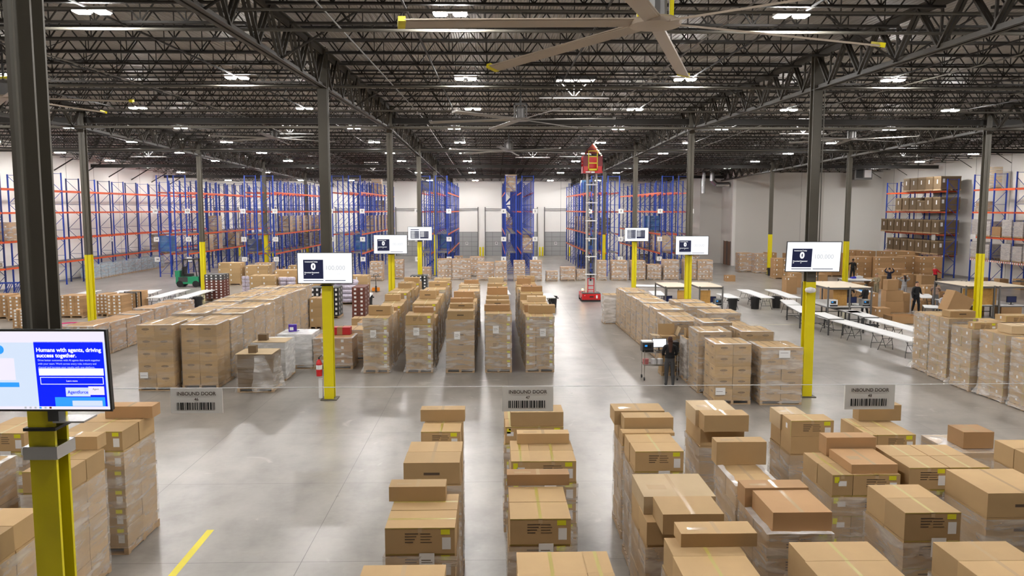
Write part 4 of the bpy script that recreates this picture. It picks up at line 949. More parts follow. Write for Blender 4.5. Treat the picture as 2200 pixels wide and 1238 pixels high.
MB().lathe([(0, 0), (.09, .01), (.095, .4), (.06, .5), (.02, .54), (0, .54)], REDP, 14).lathe([(.0965, .22), (.0965, .36)], PAPER, 14).build('cylinder', t); MB().tube((0, 0, .52), (0, 0, .6), .025, BLK).bar((0, 0, .6), (.1, 0, .66), .03, .02, BLK).build('valve', t)
tag(MB().box(-.06, .06, -.03, .03, 0, .62, WHITEP).build('corner_guard', None, (-5.40, 24.5, .04)), 'short white guard strip at the foot of the extinguisher column', 'guard')
t = thing('alarm_globe', 'pale oval detector below the right hand count screen', 'detector', (9.86, 24.3, 3.42)); MB().lathe([(0, -.1), (.14, -.06), (.16, 0), (.14, .06), (0, .1)], WHITEP, 14).build('globe', t)

# hanging door signs on their wire
tag(MB().tube((XL, 8.86, 3.92), (XR, 8.86, 3.92), .004, WHITEP, 6).build('sign_wire'), 'thin wire strung across the hall carrying door signs', 'wire')
SG = pm('door_sign_card', (.95, .92, .87), .6)
for X, n in ((-3.35, 46), (.39, 47), (4.33, 48)):
    t = thing('hanging_sign', 'hanging white barcode card reading INBOUND DOOR, %s' % {46: 'left one, over the empty floor', 47: 'middle one, over the second foreground column', 48: 'right one, near the sixth foreground column'}[n], 'sign', (X, 8.86, 3.92))
    MB().box(-.29, .29, -.004, .004, -.29, .0, SG).build('card', t)
    text('INBOUND DOOR', .055, INK, t, (0, -.008, -.065), bold=.001); text(str(n), .045, INK, t, (0, -.008, -.13), bold=.001)
    p = MB(); rb = random.Random(n); x = -.22
    while x < .2:
        w_ = rb.choice((.006, .01, .016)); p.box(x, x+w_, -.006, -.004, -.25, -.165, BLK); x += w_+rb.choice((.006, .01, .014))
    p.build('barcode', t)

# ================================================================= FANS, LIFT
def fan(x, y, z, ph, label, R_=3.66, col=FAN, tips=YEL, drop=1.2, droop=.01):
    YB_ = YEL if tips is YEL else GRAYM
    t = thing('ceiling_fan', label, 'ceiling fan', (x, y, z))
    for k in range(6):
        a = math.radians(ph+60*k); q = MB()
        q.prism([(.0, .0), (.0, .0)], 0, 0, col) if 0 else None
        M = Matrix.Rotation(a, 4, 'Z') @ Matrix.Rotation(droop, 4, 'Y') @ Matrix.Rotation(.25, 4, 'X')
        q.box(.25, R_-.12, -.10, .10, -.014, .014, col, M); q.box(.25, R_-.12, .10, .13, -.008, .008, col, M); q.box(R_-.14, R_-.04, -.10, .12, -.02, .05, tips, M)
        q.build('blade', t)
    MB().lathe([(0, -.06), (.36, -.05), (.38, .0), (.30, .05), (0, .06)], col, 20).build('hub', t)
    MB().lathe([(0, .05), (.17, .05), (.17, .4), (.12, .5), (0, .5)], GRAYM, 14).box(.2, .26, -.03, .03, .05, .6, YB_).box(-.26, -.2, -.03, .03, .05, .6, YB_).box(-.26, .26, -.03, .03, .55, .62, YB_).build('motor', t)
    MB().tube((0, 0, .5), (0, 0, zd(y)-z-.1), .035, DGRAY).tube((0, 0, drop*.8), (1.4, 0, drop*.8+.3), .006, BLK, 4).build('down_rod', t)
    return t
fan(2.30, 11.5, 8.56, 10, 'huge beige six blade fan with yellow tips overhead', droop=.05)
DF = pm('far_fan_blade', (.25, .235, .22), .4, .3)
fan(1.06, 30.9, 9.35, 48, 'grey six blade ceiling fan left of the tall lift line', col=DF, tips=DF)
x, y, z = at_y(1093, 327, 46.5); fan(x, y, 9.3, 20, 'small looking distant fan over the centre aisle', col=DF, tips=DF)
x, y, z = at_y(590, 297, 46.5); fan(x, y, z, 33, 'distant fan between the two left column lines', col=DF, tips=DF)
x, y, z = at_y(1829, 299, 46.5); fan(x, y, z, 20, 'distant fan above the right work area', col=DF, tips=DF)
fan(-14.6, 24.5, 9.25, 8, 'beige fan partly hidden behind the near left column')

t = thing('mast_lift', 'red mast lift raised to the roof in the centre aisle', 'lift', (6.3, 50.5, 0))
p = MB(); p.box(-.6, .6, 0, 1.9, .12, .5, REDP).box(-.55, .55, -.03, 0, .2, .44, REDP).box(-.58, .58, .0, .9, .5, .56, DGRAY).box(-.12, .14, -.045, -.03, .28, .36, BLK).box(.3, .4, -.04, -.03, .22, .42, PAPER).box(-.45, -.40, -.04, -.03, .38, .42, PAPER).box(-.6, .6, 0, .06, .02, .12, BLK); p.build('chassis', t)
for x in (-.56, .56):
    for y in (.25, 1.6): MB().tube((x-.06, y, .15), (x+.06, y, .15), .15, BLK, 16).build('wheel', t)
MASTC = pm('mast_rail', (.50, .48, .45), .5); p = MB()
for x in (-.30, .30):
    p.box(x-.05, x+.05, .35, .45, .56, 8.25, MASTC); p.box(x*.65-.03, x*.65+.03, .5, .58, 1.6, 8.25, GRAYM)
for k in range(14): z = 1.6+k*.5; p.box(-.2, .2, .5, .55, z, z+.035, GRAYM)
for k in range(6): z = 1.7+k*1.15; p.box(-.36, .36, .33, .47, z, z+.07, WHITEP); p.box(-.05, .05, .47, .55, z-.4, z+.2, BLK)
p.build('mast', t)
p = MB(); [p.box(a, b_, .3, .36, c_, d_, REDP) for a, b_, c_, d_ in ((-.22, -.17, .56, 1.5), (.17, .22, .56, 1.5), (-.22, .22, .98, 1.03), (-.22, .22, .72, .77), (-.22, .22, 1.46, 1.5))]; p.build('ladder', t)
p = MB(); p.box(-.62, .62, -.1, .9, 8.2, 8.3, REDP)
for x0, x1 in ((-.62, -.28), (.28, .62)): p.box(x0, x1, -.1, -.06, 8.3, 8.62, REDP); p.box(x0, x1, -.1, -.07, 8.62, 9.25, pm('red_mesh_panel', (.22, .01, .02), .5))
for x in (-.6, .6):
    p.box(x-.02, x+.02, -.1, .9, 8.3, 8.62, REDP)
    for z in (8.8, 9.0, 9.25): p.box(x-.02, x+.02, -.1, .9, z, z+.04, REDP)
p.box(-.62, .62, .86, .9, 8.3, 9.25, REDP); p.box(-.45, -.15, -.11, -.1, 8.22, 8.3, PAPER).box(-.1, .12, -.11, -.1, 8.2, 8.3, PAPER); p.build('basket', t)
p = MB(); [p.box(a, b_, -.14, -.1, c_, d_, YEL) for a, b_, c_, d_ in ((-.3, -.25, 8.35, 9.6), (.25, .3, 8.35, 9.6), (-.3, .3, 8.35, 8.47), (-.3, .3, 8.78, 8.85), (-.3, .3, 9.2, 9.25), (-.3, .3, 9.55, 9.6))]; p.build('gate', t)
MAR = pm('dark_red_cover', (.13, .012, .012), .6); p = MB(); p.prism([(-.48, 9.45), (.48, 9.45), (.3, 9.7), (0, 10.05), (-.3, 9.7)], 0, .7, MAR); p.build('peaked_cover', t)
GLOW = pm('string_light', (1, .9, .7), .4, emis=(1, .8, .5), es=6); p = MB(); rb = random.Random(3)
for k in range(12): a = k/11; p.lathe([(0, -.03), (.035, 0), (0, .03)], GLOW, 6, (.04+.5*a, -.08, 10.02-.72*a+rb.uniform(-.04, .04)))
p.build('string_lights', t)
p = MB().lathe([(0, 0), (.05, .0), (.05, .1), (0, .12)], pm('amber_beacon', (.9, .4, .02), .4, emis=(1, .5, .05), es=6), 10, (-.55, .15, .72)); p.tube((-.55, .15, .5), (-.55, .15, .73), .02, BLK, 6); p.build('beacon', t)
# forklift (green)
GRN = pm('forklift_green', (.02, .30, .14), .4)
x, y, _ = fl(412, 616); t = thing('forklift', 'green forklift with black cab beside the left centre column', 'forklift', (x, y, 0), .0)
MB().box(-1.0, .7, -.5, .5, .25, .8, GRN).box(-1.05, -.7, -.48, .48, .8, 1.25, GRN).box(-.8, -.1, -.51, -.5, .4, .78, DGRAY).build('chassis', t)
for a in (-.7, .5):
    for b_ in (-.45, .45): MB().tube((a, b_-.08, .25), (a, b_+.08, .25), .25, BLK, 16).build('wheel', t)
MB().bar((-.55, -.45, .8), (-.4, -.45, 2.1), .06, .06, BLK).bar((-.55, .45, .8), (-.4, .45, 2.1), .06, .06, BLK).bar((.6, -.45, .8), (.4, -.45, 2.1), .06, .06, BLK).bar((.6, .45, .8), (.4, .45, 2.1), .06, .06, BLK).box(-.45, .5, -.48, .48, 2.08, 2.14, BLK).build('overhead_guard', t)
MB().box(-.5, .1, -.3, .3, .8, 1.0, BLK).box(-.55, -.42, -.3, .3, 1.0, 1.55, BLK).build('seat', t)
MB().box(.72, .84, -.4, -.28, .1, 2.2, BLK).box(.72, .84, .28, .4, .1, 2.2, BLK).box(.74, .8, -.4, .4, 1.2, 1.28, BLK).box(.74, .8, -.4, .4, 2.1, 2.18, BLK).build('mast', t)
for b_ in (-.3, .2): MB().box(.84, 1.9, b_, b_+.1, .08, .12, BLK).box(.84, .9, b_, b_+.1, .08, .6, BLK).build('fork', t)
def jack(u, v, rz, lab, col=pm('jack_orange', (.8, .25, .01), .4)):
    x, y, _ = fl(u, v); t = thing('pallet_jack', lab, 'pallet jack', (x, y, 0), rz, None)
    MB().box(-.27, -.11, .3, 1.45, .06, .12, col).box(.11, .27, .3, 1.45, .06, .12, col).box(-.27, .27, .1, .35, .06, .32, col).build('forks', t)
    MB().tube((-.06, 0, .1), (.06, 0, .1), .1, BLK, 12).tube((0, .05, .1), (0, 0, .45), .06, BLK, 8).build('steer_wheel', t)
    MB().tube((0, 0, .4), (0, -.1, 1.15), .025, BLK, 6).path([(-.35, -.12, 1.15), (.35, -.12, 1.15)], .025, BLK).path([(-.15, -.11, 1.15), (-.17, -.12, 1.3), (0, -.13, 1.36), (.17, -.12, 1.3), (.15, -.11, 1.15)], .02, BLK).build('handle', t)
jack(808, 628, .2, 'orange pallet jack with black handle left of the middle rows')

# ================================================================= TABLES, BENCHES, BINS
TBL = pm('table_white', (.74, .74, .74), .4)
def ftable_parts():
    L_, W_ = 2.44, .76; r_ = []
    r_.append(('tabletop', MB().box(-W_/2, W_/2, 0, L_, .70, .74, TBL).mesh('tabletop')))
    for y, s_ in ((.35, 1), (L_-.35, -1)):
        p = MB()
        for x in (-.26, .26): p.path([(x*.75, y, .70), (x*.8, y, .5), (x*1.15, y-.05*s_, .18), (x*1.3, y-.1*s_, 0)], .014, DGRAY)
        p.bar((-.3, y-.04*s_, .22), (.3, y-.04*s_, .22), .02, .02, DGRAY).bar((0, y, .25), (0, y+.55*s_, .69), .015, .015, DGRAY).bar((-.2, y, .5), (.2, y, .5), .018, .018, DGRAY)
        r_.append(('leg_frame', p.mesh('leg_frame')))
    return r_
_ft = ftable_parts()
def ftable(u0, v0, u1, v1, n, lab, w_=1.0, cat='folding table', group='white folding tables'):
    a = Vector(fl(u0, v0, .74)); b_ = Vector(fl(u1, v1, .74)); d = b_-a; rz = -math.atan2(d.x, d.y); u_ = d.normalized()
    for k in range(n):
        pos = a+u_*2.46*k
        t = thing('folding_table', lab + ('' if n == 1 else [', near half', ', far half', ', farthest third'][k]), cat, (pos.x, pos.y, 0), rz, group)
        for nm, me in _ft:
            o = ob(nm, me, t)
            if w_ != 1: o.scale = (w_, 1, 1)
ftable(172, 632, 210, 622, 1, 'white folding table behind the carton stacks, far left one')
ftable(250, 632, 274, 622, 1, 'white folding table right of the left yellow post')
ftable(310, 631, 336, 622, 1, 'white folding table, third of the left group')
ftable(329, 640, 396, 622, 2, 'white folding table in the long left pair')
ftable(386, 641, 452, 622, 2, 'white folding table pair by the left black bin')
ftable(702, 650, 735, 622, 1, 'white table behind the near middle left column', 1.6)
ftable(778, 638, 795, 619, 1, 'white table between the maroon trays and orange jack', 1.2)
ftable(1172, 640, 1150, 619, 1, 'wide white table at the far end of the rightmost middle row', 1.6)
ftable(1084, 632, 1078, 620, 1, 'white table between the fourth and rightmost middle rows')
ftable(1006, 630, 1004, 612, 1, 'grey topped table behind the central middle row')
ftable(1384, 642, 1346, 621, 1, 'white table right of the centre aisle by a black bin')
ftable(1416, 634, 1400, 619, 1, 'white table behind the left roofed bench')
ftable(1577, 640, 1530, 622, 1, 'white table at the right of the roofed benches')
ftable(1650, 640, 1590, 620, 2, 'white table, second in the right group of three')
ftable(1708, 640, 1650, 620, 2, 'white table, third in the right group by the column')
ftable(1972, 733, 1815, 691, 3, 'white table in the long slanted line')
ftable(1985, 713, 1885, 686, 2, 'white table in the rear slanted line')
ftable(1865, 628, 1830, 614, 1, 'white table behind the right roofed bench')
ftable(1935, 636, 1915, 622, 1, 'white table before the hooded worker')
ftable(1995, 640, 1960, 618, 1, 'white table left of the red clad worker')
ftable(1705, 655, 1685, 640, 1, 'white table left of the right hand near column')
def bench(u0, v0, u1, v1, lab, ln=None, w_=.75, h=.8):
    a = Vector(fl(u0, v0, h)); b_ = Vector(fl(u1, v1, h)); d = b_-a; ln = ln or d.length; rz = -math.atan2(d.x, d.y)
    t = thing('workbench', lab, 'bench', (a.x, a.y, 0), rz, None)
    MB().box(-w_/2, w_/2, 0, ln, h-.05, h-.01, GRAYM).box(-w_/2+.02, w_/2-.02, .02, ln-.02, h-.01, h, TBL).build('top', t)
    for x in (-w_/2+.04, w_/2-.04):
        for y in (.05, ln-.05): MB().box(x-.03, x+.03, y-.03, y+.03, 0, h-.05, DGRAY).build('leg', t)
    MB().bar((-w_/2, .05, .25), (w_/2, .05, .25), .03, .03, DGRAY).bar((-w_/2, ln-.05, .25), (w_/2, ln-.05, .25), .03, .03, DGRAY).bar((0, .05, .25), (0, ln-.05, .25), .03, .03, DGRAY).build('rail', t)
bench(1797, 685, 1757, 671, 'grey steel bench leading to the slanted white tables')
bench(1872, 681, 1830, 668, 'grey steel bench before the rear white tables')
bench(1840, 672, 1788, 658, 'grey steel bench under the roofed bench corner')
bench(1735, 672, 1705, 656, 'low grey bench left of the right hand near column')
bench(2003, 662, 1995, 652, 'small grey bench behind the worker in tan', 1.4)
def roofed(BL, BR, FR, FL_, z, zs, lab, osb=None, mid=None):
    a, b_, c_, d = [Vector(fl(u, v, z)) for u, v in (BL, BR, FR, FL_)]
    x0, x1 = (d.x+a.x)/2, (c_.x+b_.x)/2; y0, y1 = (c_.y+d.y)/2, (a.y+b_.y)/2; W_, D_ = x1-x0, y1-y0
    t = thing('roofed_workbench', lab, 'workbench', (x0, y0, 0))
    MB().box(-.03, W_+.03, -.03, D_+.03, z-.02, z, TOPW).build('roof_board', t)
    MB().box(0, W_, 0, .05, z-.12, z-.02, GRAYM).box(0, W_, D_-.05, D_, z-.12, z-.02, GRAYM).box(0, .05, 0, D_, z-.12, z-.02, GRAYM).box(W_-.05, W_, 0, D_, z-.12, z-.02, GRAYM).build('roof_frame', t)
    MB().box(0, W_, 0, D_, zs-.08, zs-.02, GRAYM).box(.02, W_-.02, .02, D_-.02, zs-.02, zs, TBL).build('shelf', t)
    for x in [0, W_]+([W_*mid] if mid else []):
        for y in (0, D_): MB().box(x-.035, x+.035, y-.035, y+.035, 0, z+.02, GRAYM).build('post', t)
    MB().box(0, W_, 0, .03, .25, .29, DGRAY).box(0, W_, D_-.03, D_, .25, .29, DGRAY).build('rail', t)
    return t, x0, y0, W_, D_, zs
PR = pm('printer_grey', (.30, .31, .31), .45)
def printer(x, y, z, lab, col=PR, s=1.0, rz=0):
    t = thing('label_printer', lab, 'printer', (x, y, z), rz)
    MB().box(-.2*s, .2*s, 0, .42*s, 0, .34*s, col).box(-.2*s, .2*s, -.01, 0, .0, .08*s, BLK).build('casing', t)
    MB().box(-.15*s, .12*s, -.012, -.005, .14*s, .28*s, BLK).box(-.12*s, -.03*s, -.016, -.01, .2*s, .26*s, SLBL).build('front_panel', t); return t
def monitor(x, y, z, lab, rz=0, dark=True):
    t = thing('monitor', lab, 'monitor', (x, y, z), rz)
    MB().box(-.26, .26, -.02, .02, .12, .44, BLK).box(-.24, .24, -.022, -.02, .14, .42, NAV if dark else SCRW).build('panel', t); MB().box(-.1, .1, -.08, .08, 0, .015, BLK).box(-.02, .02, 0, .03, .015, .2, BLK).build('stand', t)
t, x, y, W_, D_, zs = roofed((1409.5, 607), (1457.5, 606.5), (1481.7, 616), (1430.4, 617), 1.85, .85, 'roofed workbench left of the second right column')
printer(x+.55, y+.1, zs, 'white printer on the left roofed workbench'); monitor(x+.3, y+.8, zs, 'dark monitor on the left roofed workbench', .3)
tag(MB().box(0, W_*.5, 0, .03, 0, .8, PLYW).build('plywood_panel', None, (x+W_*.5, y+.1, zs)), 'brown plywood panel under the left bench roof', 'panel')
t, x, y, W_, D_, zs = roofed((1484, 606.5), (1526, 606.5), (1549, 616), (1497, 617), 1.85, .85, 'roofed workbench right of the second right column')
printer(x+1.05, y+.1, zs, 'large grey printer on the second roofed workbench'); monitor(x+.75, y+.5, zs, 'black monitor beside the large grey printer', -.2)
tag(MB().box(0, W_*.45, 0, .03, 0, .8, PLYW).build('plywood_panel', None, (x+.05, y+.1, zs)), 'brown plywood panel under the second bench roof', 'panel')
t, x, y, W_, D_, zs = roofed((1740, 604), (1820, 605), (1864, 617), (1762, 618), 1.95, .95, 'large roofed workbench right of the near right column', mid=.5)
printer(x+.35, y+.1, zs, 'white printer on the large roofed workbench', WHITEP); printer(x+2.05, y+.1, zs, 'grey printer at the right of the large roofed workbench')
tag(MB().box(0, W_*.32, 0, .03, 0, .85, PLYW).build('plywood_panel', None, (x+W_*.22, y+.5, zs)), 'brown plywood panel in the large roofed workbench', 'panel')
monitor(x+1.5, y+.6, zs, 'black monitor on the large roofed workbench')
t, x, y, W_, D_, zs = roofed((2017, 604), (2072, 604), (2125, 614), (2073, 616), 1.95, .95, 'roofed workbench at the right work area, left one')
printer(x+.4, y+.5, zs, 'dark device on the right area workbench', DGRAY); monitor(x+1.0, y+.4, zs, 'small pale screen on the right area workbench', 0, False)
t, x, y, W_, D_, zs = roofed((2083, 604), (2145, 605), (2194, 615), (2141, 616), 1.95, .95, 'roofed workbench at the right edge beside the yellow column')
tag(MB().box(0, 1.8, 0, .03, 0, .85, PLYW).build('plywood_panel', None, (x-1.7, y+.4, zs)), 'long brown plywood panel between the right edge benches', 'panel'); monitor(x+.9, y+.4, zs, 'black monitor on the right edge bench')
x, y, _ = fl(1408, 612, .74)
a = fl(1406, 618); bench(1400, 616, 1398, 604, 'small pale topped bench before the far loads', 1.3, 2.0, 1.0)
# black bins
def bin_(u, v, lab, h=.69, r_=.28):
    x, y, _ = fl(u, v); t = thing('trash_bin', lab, 'bin', (x, y+r_, 0))
    MB().lathe([(0, .0), (r_*.8, .0), (r_*.95, h*.9), (r_*1.05, h*.9), (r_*1.05, h), (r_*.93, h), (r_*.75, .05), (0, .05)], BLK, 18).build('body', t)
    for s_ in (-1, 1): MB().box(s_*r_*1.12-.04, s_*r_*1.12+.04, -.06, .06, h*.78, h*.88, BLK).build('handle', t)
for u, v, lab in ((422, 664, 'black bin at the left white tables'), (303, 662, 'black bin beside the far left carton stacks'), (1188, 662, 'black bin under the wide white table end'), (1336, 650, 'black bin left of the long right row end'), (1577, 668, 'black bin under the first right hand white table'), (1625, 665, 'black bin under the second right hand white table'), (1671, 663, 'black bin under the third right hand white table'), (704, 668, 'black bin behind the near yellow column'), (963, 668, 'black bin behind the central middle row'), (1657, 593, 'small dark bin at the farthest right yellow post'), (790, 660, 'black bin by the maroon trays')): bin_(u, v, lab)
# black trolley far left
x, y, _ = fl(277, 676); t = thing('trolley', 'tall black wire trolley before the far left carton stacks', 'trolley', (x, y, 0))
for a in (-.45, .45):
    for b_ in (0, .6): MB().box(a-.03, a+.03, b_-.03, b_+.03, .1, 1.25, BLK).build('post', t); MB().tube((a-.03, b_, .06), (a+.03, b_, .06), .06, BLK, 10).build('caster', t)
MB().box(-.48, .48, -.03, .63, .15, .2, BLK).box(-.48, .48, -.03, .03, 1.2, 1.25, GRAYM).box(-.48, .48, .57, .63, 1.2, 1.25, GRAYM).build('shelf', t)
# pink band on the floor
tag(MB().lathe([(.6, 0), (.75, .0), (.75, .04), (.6, .04), (.6, 0)], pm('pink_tape', (.75, .03, .22), .5), 20).build('pink_strap_coil', None, fl(150, 698)), 'pink strap coil on the floor left of the low wrapped row', 'strap')
# yellow and white floor lines
a = fl(372, 1238); b_ = fl(452, 1139)
tag(MB().quad([(a[0]-.06, a[1]-1.5, .002), (a[0]+.07, a[1]-1.5, .002), (b_[0]+.07, b_[1], .002), (b_[0]-.06, b_[1], .002)], YEL).box(0, 0, 0, 0, 0, 0, YEL).build('floor_tape'), 'yellow floor tape strip ending in the empty concrete area', 'floor marking')
LN_ = pm('floor_line', (.50, .46, .30), .5)
a = fl(1575, 698); tag(MB().box(a[0], a[0]+6.2, a[1]-.05, a[1]+.05, 0, .004, LN_).build('floor_line'), 'faint pale line on the floor behind the right block', 'floor marking')

# loose boxes in the right work area
def bx(ul, ur, v, z, h, d, st, lab, rz=0):
    a, b_ = fl(ul, v), fl(ur, v); return carton(a[0], b_[0], a[1], d, z, h, st, lab, 'loose cartons in the right work area', rz)
bx(1902, 1941, 677, .15, .62, .6, 'warm', 'lowest box of the tall brown stack beside the walking man')
bx(1902, 1939, 677, .775, .6, .6, 'warm', 'middle box of the tall brown stack beside the walking man')
bx(1904, 1928, 677, 1.38, .6, .55, 'warm', 'topmost box of the tall brown stack beside the walking man')
a, b_ = fl(1890, 678), fl(1945, 678); tag(ob('pallet', pallet_mesh(b_[0]-a[0]+.2, 1.2), None, ((a[0]+b_[0])/2, a[1]-.1, 0)), 'wooden pallet under the tall brown stack', 'pallet')
bx(1874, 1903, 682, 0, .5, .8, 'warm-w', 'wide low box left of the tall brown stack')
bx(1872, 1886, 664, 0, .95, .5, 'warm-w', 'upright box behind the wide low one')
bx(1938, 1954, 672, 0, .62, .7, 'warm-s', 'lower box right of the tall brown stack')
bx(1938, 1954, 672, .625, .5, .7, 'warm-s', 'upper box right of the tall brown stack')
x, y, _ = fl(1946, 697); p = MB(); p.box(-.75, .75, 0, .9, 0, .03, CB2).box(-.75, .75, 0, .02, 0, .42, CB2).box(-.75, .75, .88, .9, 0, .42, CB2).box(-.75, -.73, 0, .9, 0, .42, CB2).box(.73, .75, 0, .9, 0, .42, CB2)
tag(p.build('open_crate', None, (x, y, .0)), 'open topped wide brown box in front of the walking man', 'cardboard box')
t = tag(MB().box(-.55, .55, 0, .6, 0, 1.0, CB2).build('cardboard_box', None, (21.6, 36.2, 1.02)), 'large box tilted in the hands of the bending worker', 'cardboard box'); t.rotation_euler = (0, .42, .15)
bx(1750, 1778, 610, 0, .75, .8, 'warm-w', 'box left of the large roofed bench, behind the screen'); bx(1689, 1712, 632, 0, 1.2, .9, 'warm-w', 'tall box left of the near right column top'); bx(1700, 1722, 618, 0, 1.1, .9, 'warm-w', 'tall box behind the right hand screen')
for i, (ul, ur, v, h) in enumerate(((1838, 1858, 640, 1.0), (1865, 1883, 625, .9), (1893, 1913, 622, 1.0), (1925, 1945, 620, .9), (1960, 1990, 616, .9), (1945, 1962, 617, 1.0), (1978, 2008, 632, 1.3), (1985, 2000, 655, 1.2), (2002, 2018, 655, 1.2), (1985, 2000, 668, .6), (2055, 2080, 665, .9), (2090, 2140, 688, .7), (2145, 2190, 684, .7), (1770, 1792, 645, 1.0), (1800, 1812, 640, .9), (1560, 1580, 605, .5), (2030, 2060, 655, .8))):
    bx(ul, ur, v, 0, h, .7, 'warm-w' if i % 2 else 'warm-s', 'brown box in the right work area, %s' % ['under the roofed bench shelf', 'behind the camouflage worker', 'left of the navy worker', 'right of the navy worker', 'below the wide rear stacks', 'before the rear stack corner', 'left of the red worker', 'behind the walking man', 'behind walking man, right one', 'low one behind the walking man', 'beside the tan worker', 'open, behind the right cluster', 'open, behind the right cluster edge', 'under the left bench legs', 'beside the left bench legs', 'small one before the office wall', 'under the right bench roof'][i])
# mess on benches
for i, (u, v, z, c_) in enumerate(((1912, 621, .76, PAPER), (1920, 625, .76, BLUEP), (1880, 613, .76, PAPER), (1968, 626, .76, SLBL), (1836, 597, .9, pm('blue_tool', (.03, .03, .5), .4)), (1845, 597, .9, WHITEP), (2188, 606, 1.97, DGRAY))):
    x, y, zz = fl(u, v, z); tag(MB().box(-.25, .25, -.15, .15, 0, .05+.06*(i % 3), c_).box(-.1, .12, -.05, .08, 0, .09+.06*(i % 3), c_).build('packing_supplies', None, (x, y, zz)), 'small packing supplies %s' % ['by the navy worker, white', 'by the navy worker, pale blue', 'before the camouflage worker', 'under the hooded worker\'s arms', 'blue ones beside the second right post', 'white ones beside the second right post', 'dark flat piece on the right bench roof'][i], 'supplies')
bench(1850, 603, 1820, 594, 'low white table of tools beside the second right post', 2.0, 2.2, .85)
p = MB(); [p.tube((0, i*.06-.3, .05+.03*(i % 2)), (.5, i*.06-.3, .05), .03, BLK, 6) for i in range(9)]; x, y, _ = fl(1862, 700); tag(p.build('cable_heap', None, (x, y, 0)), 'black cables heaped on the floor under the slanted tables', 'cable')

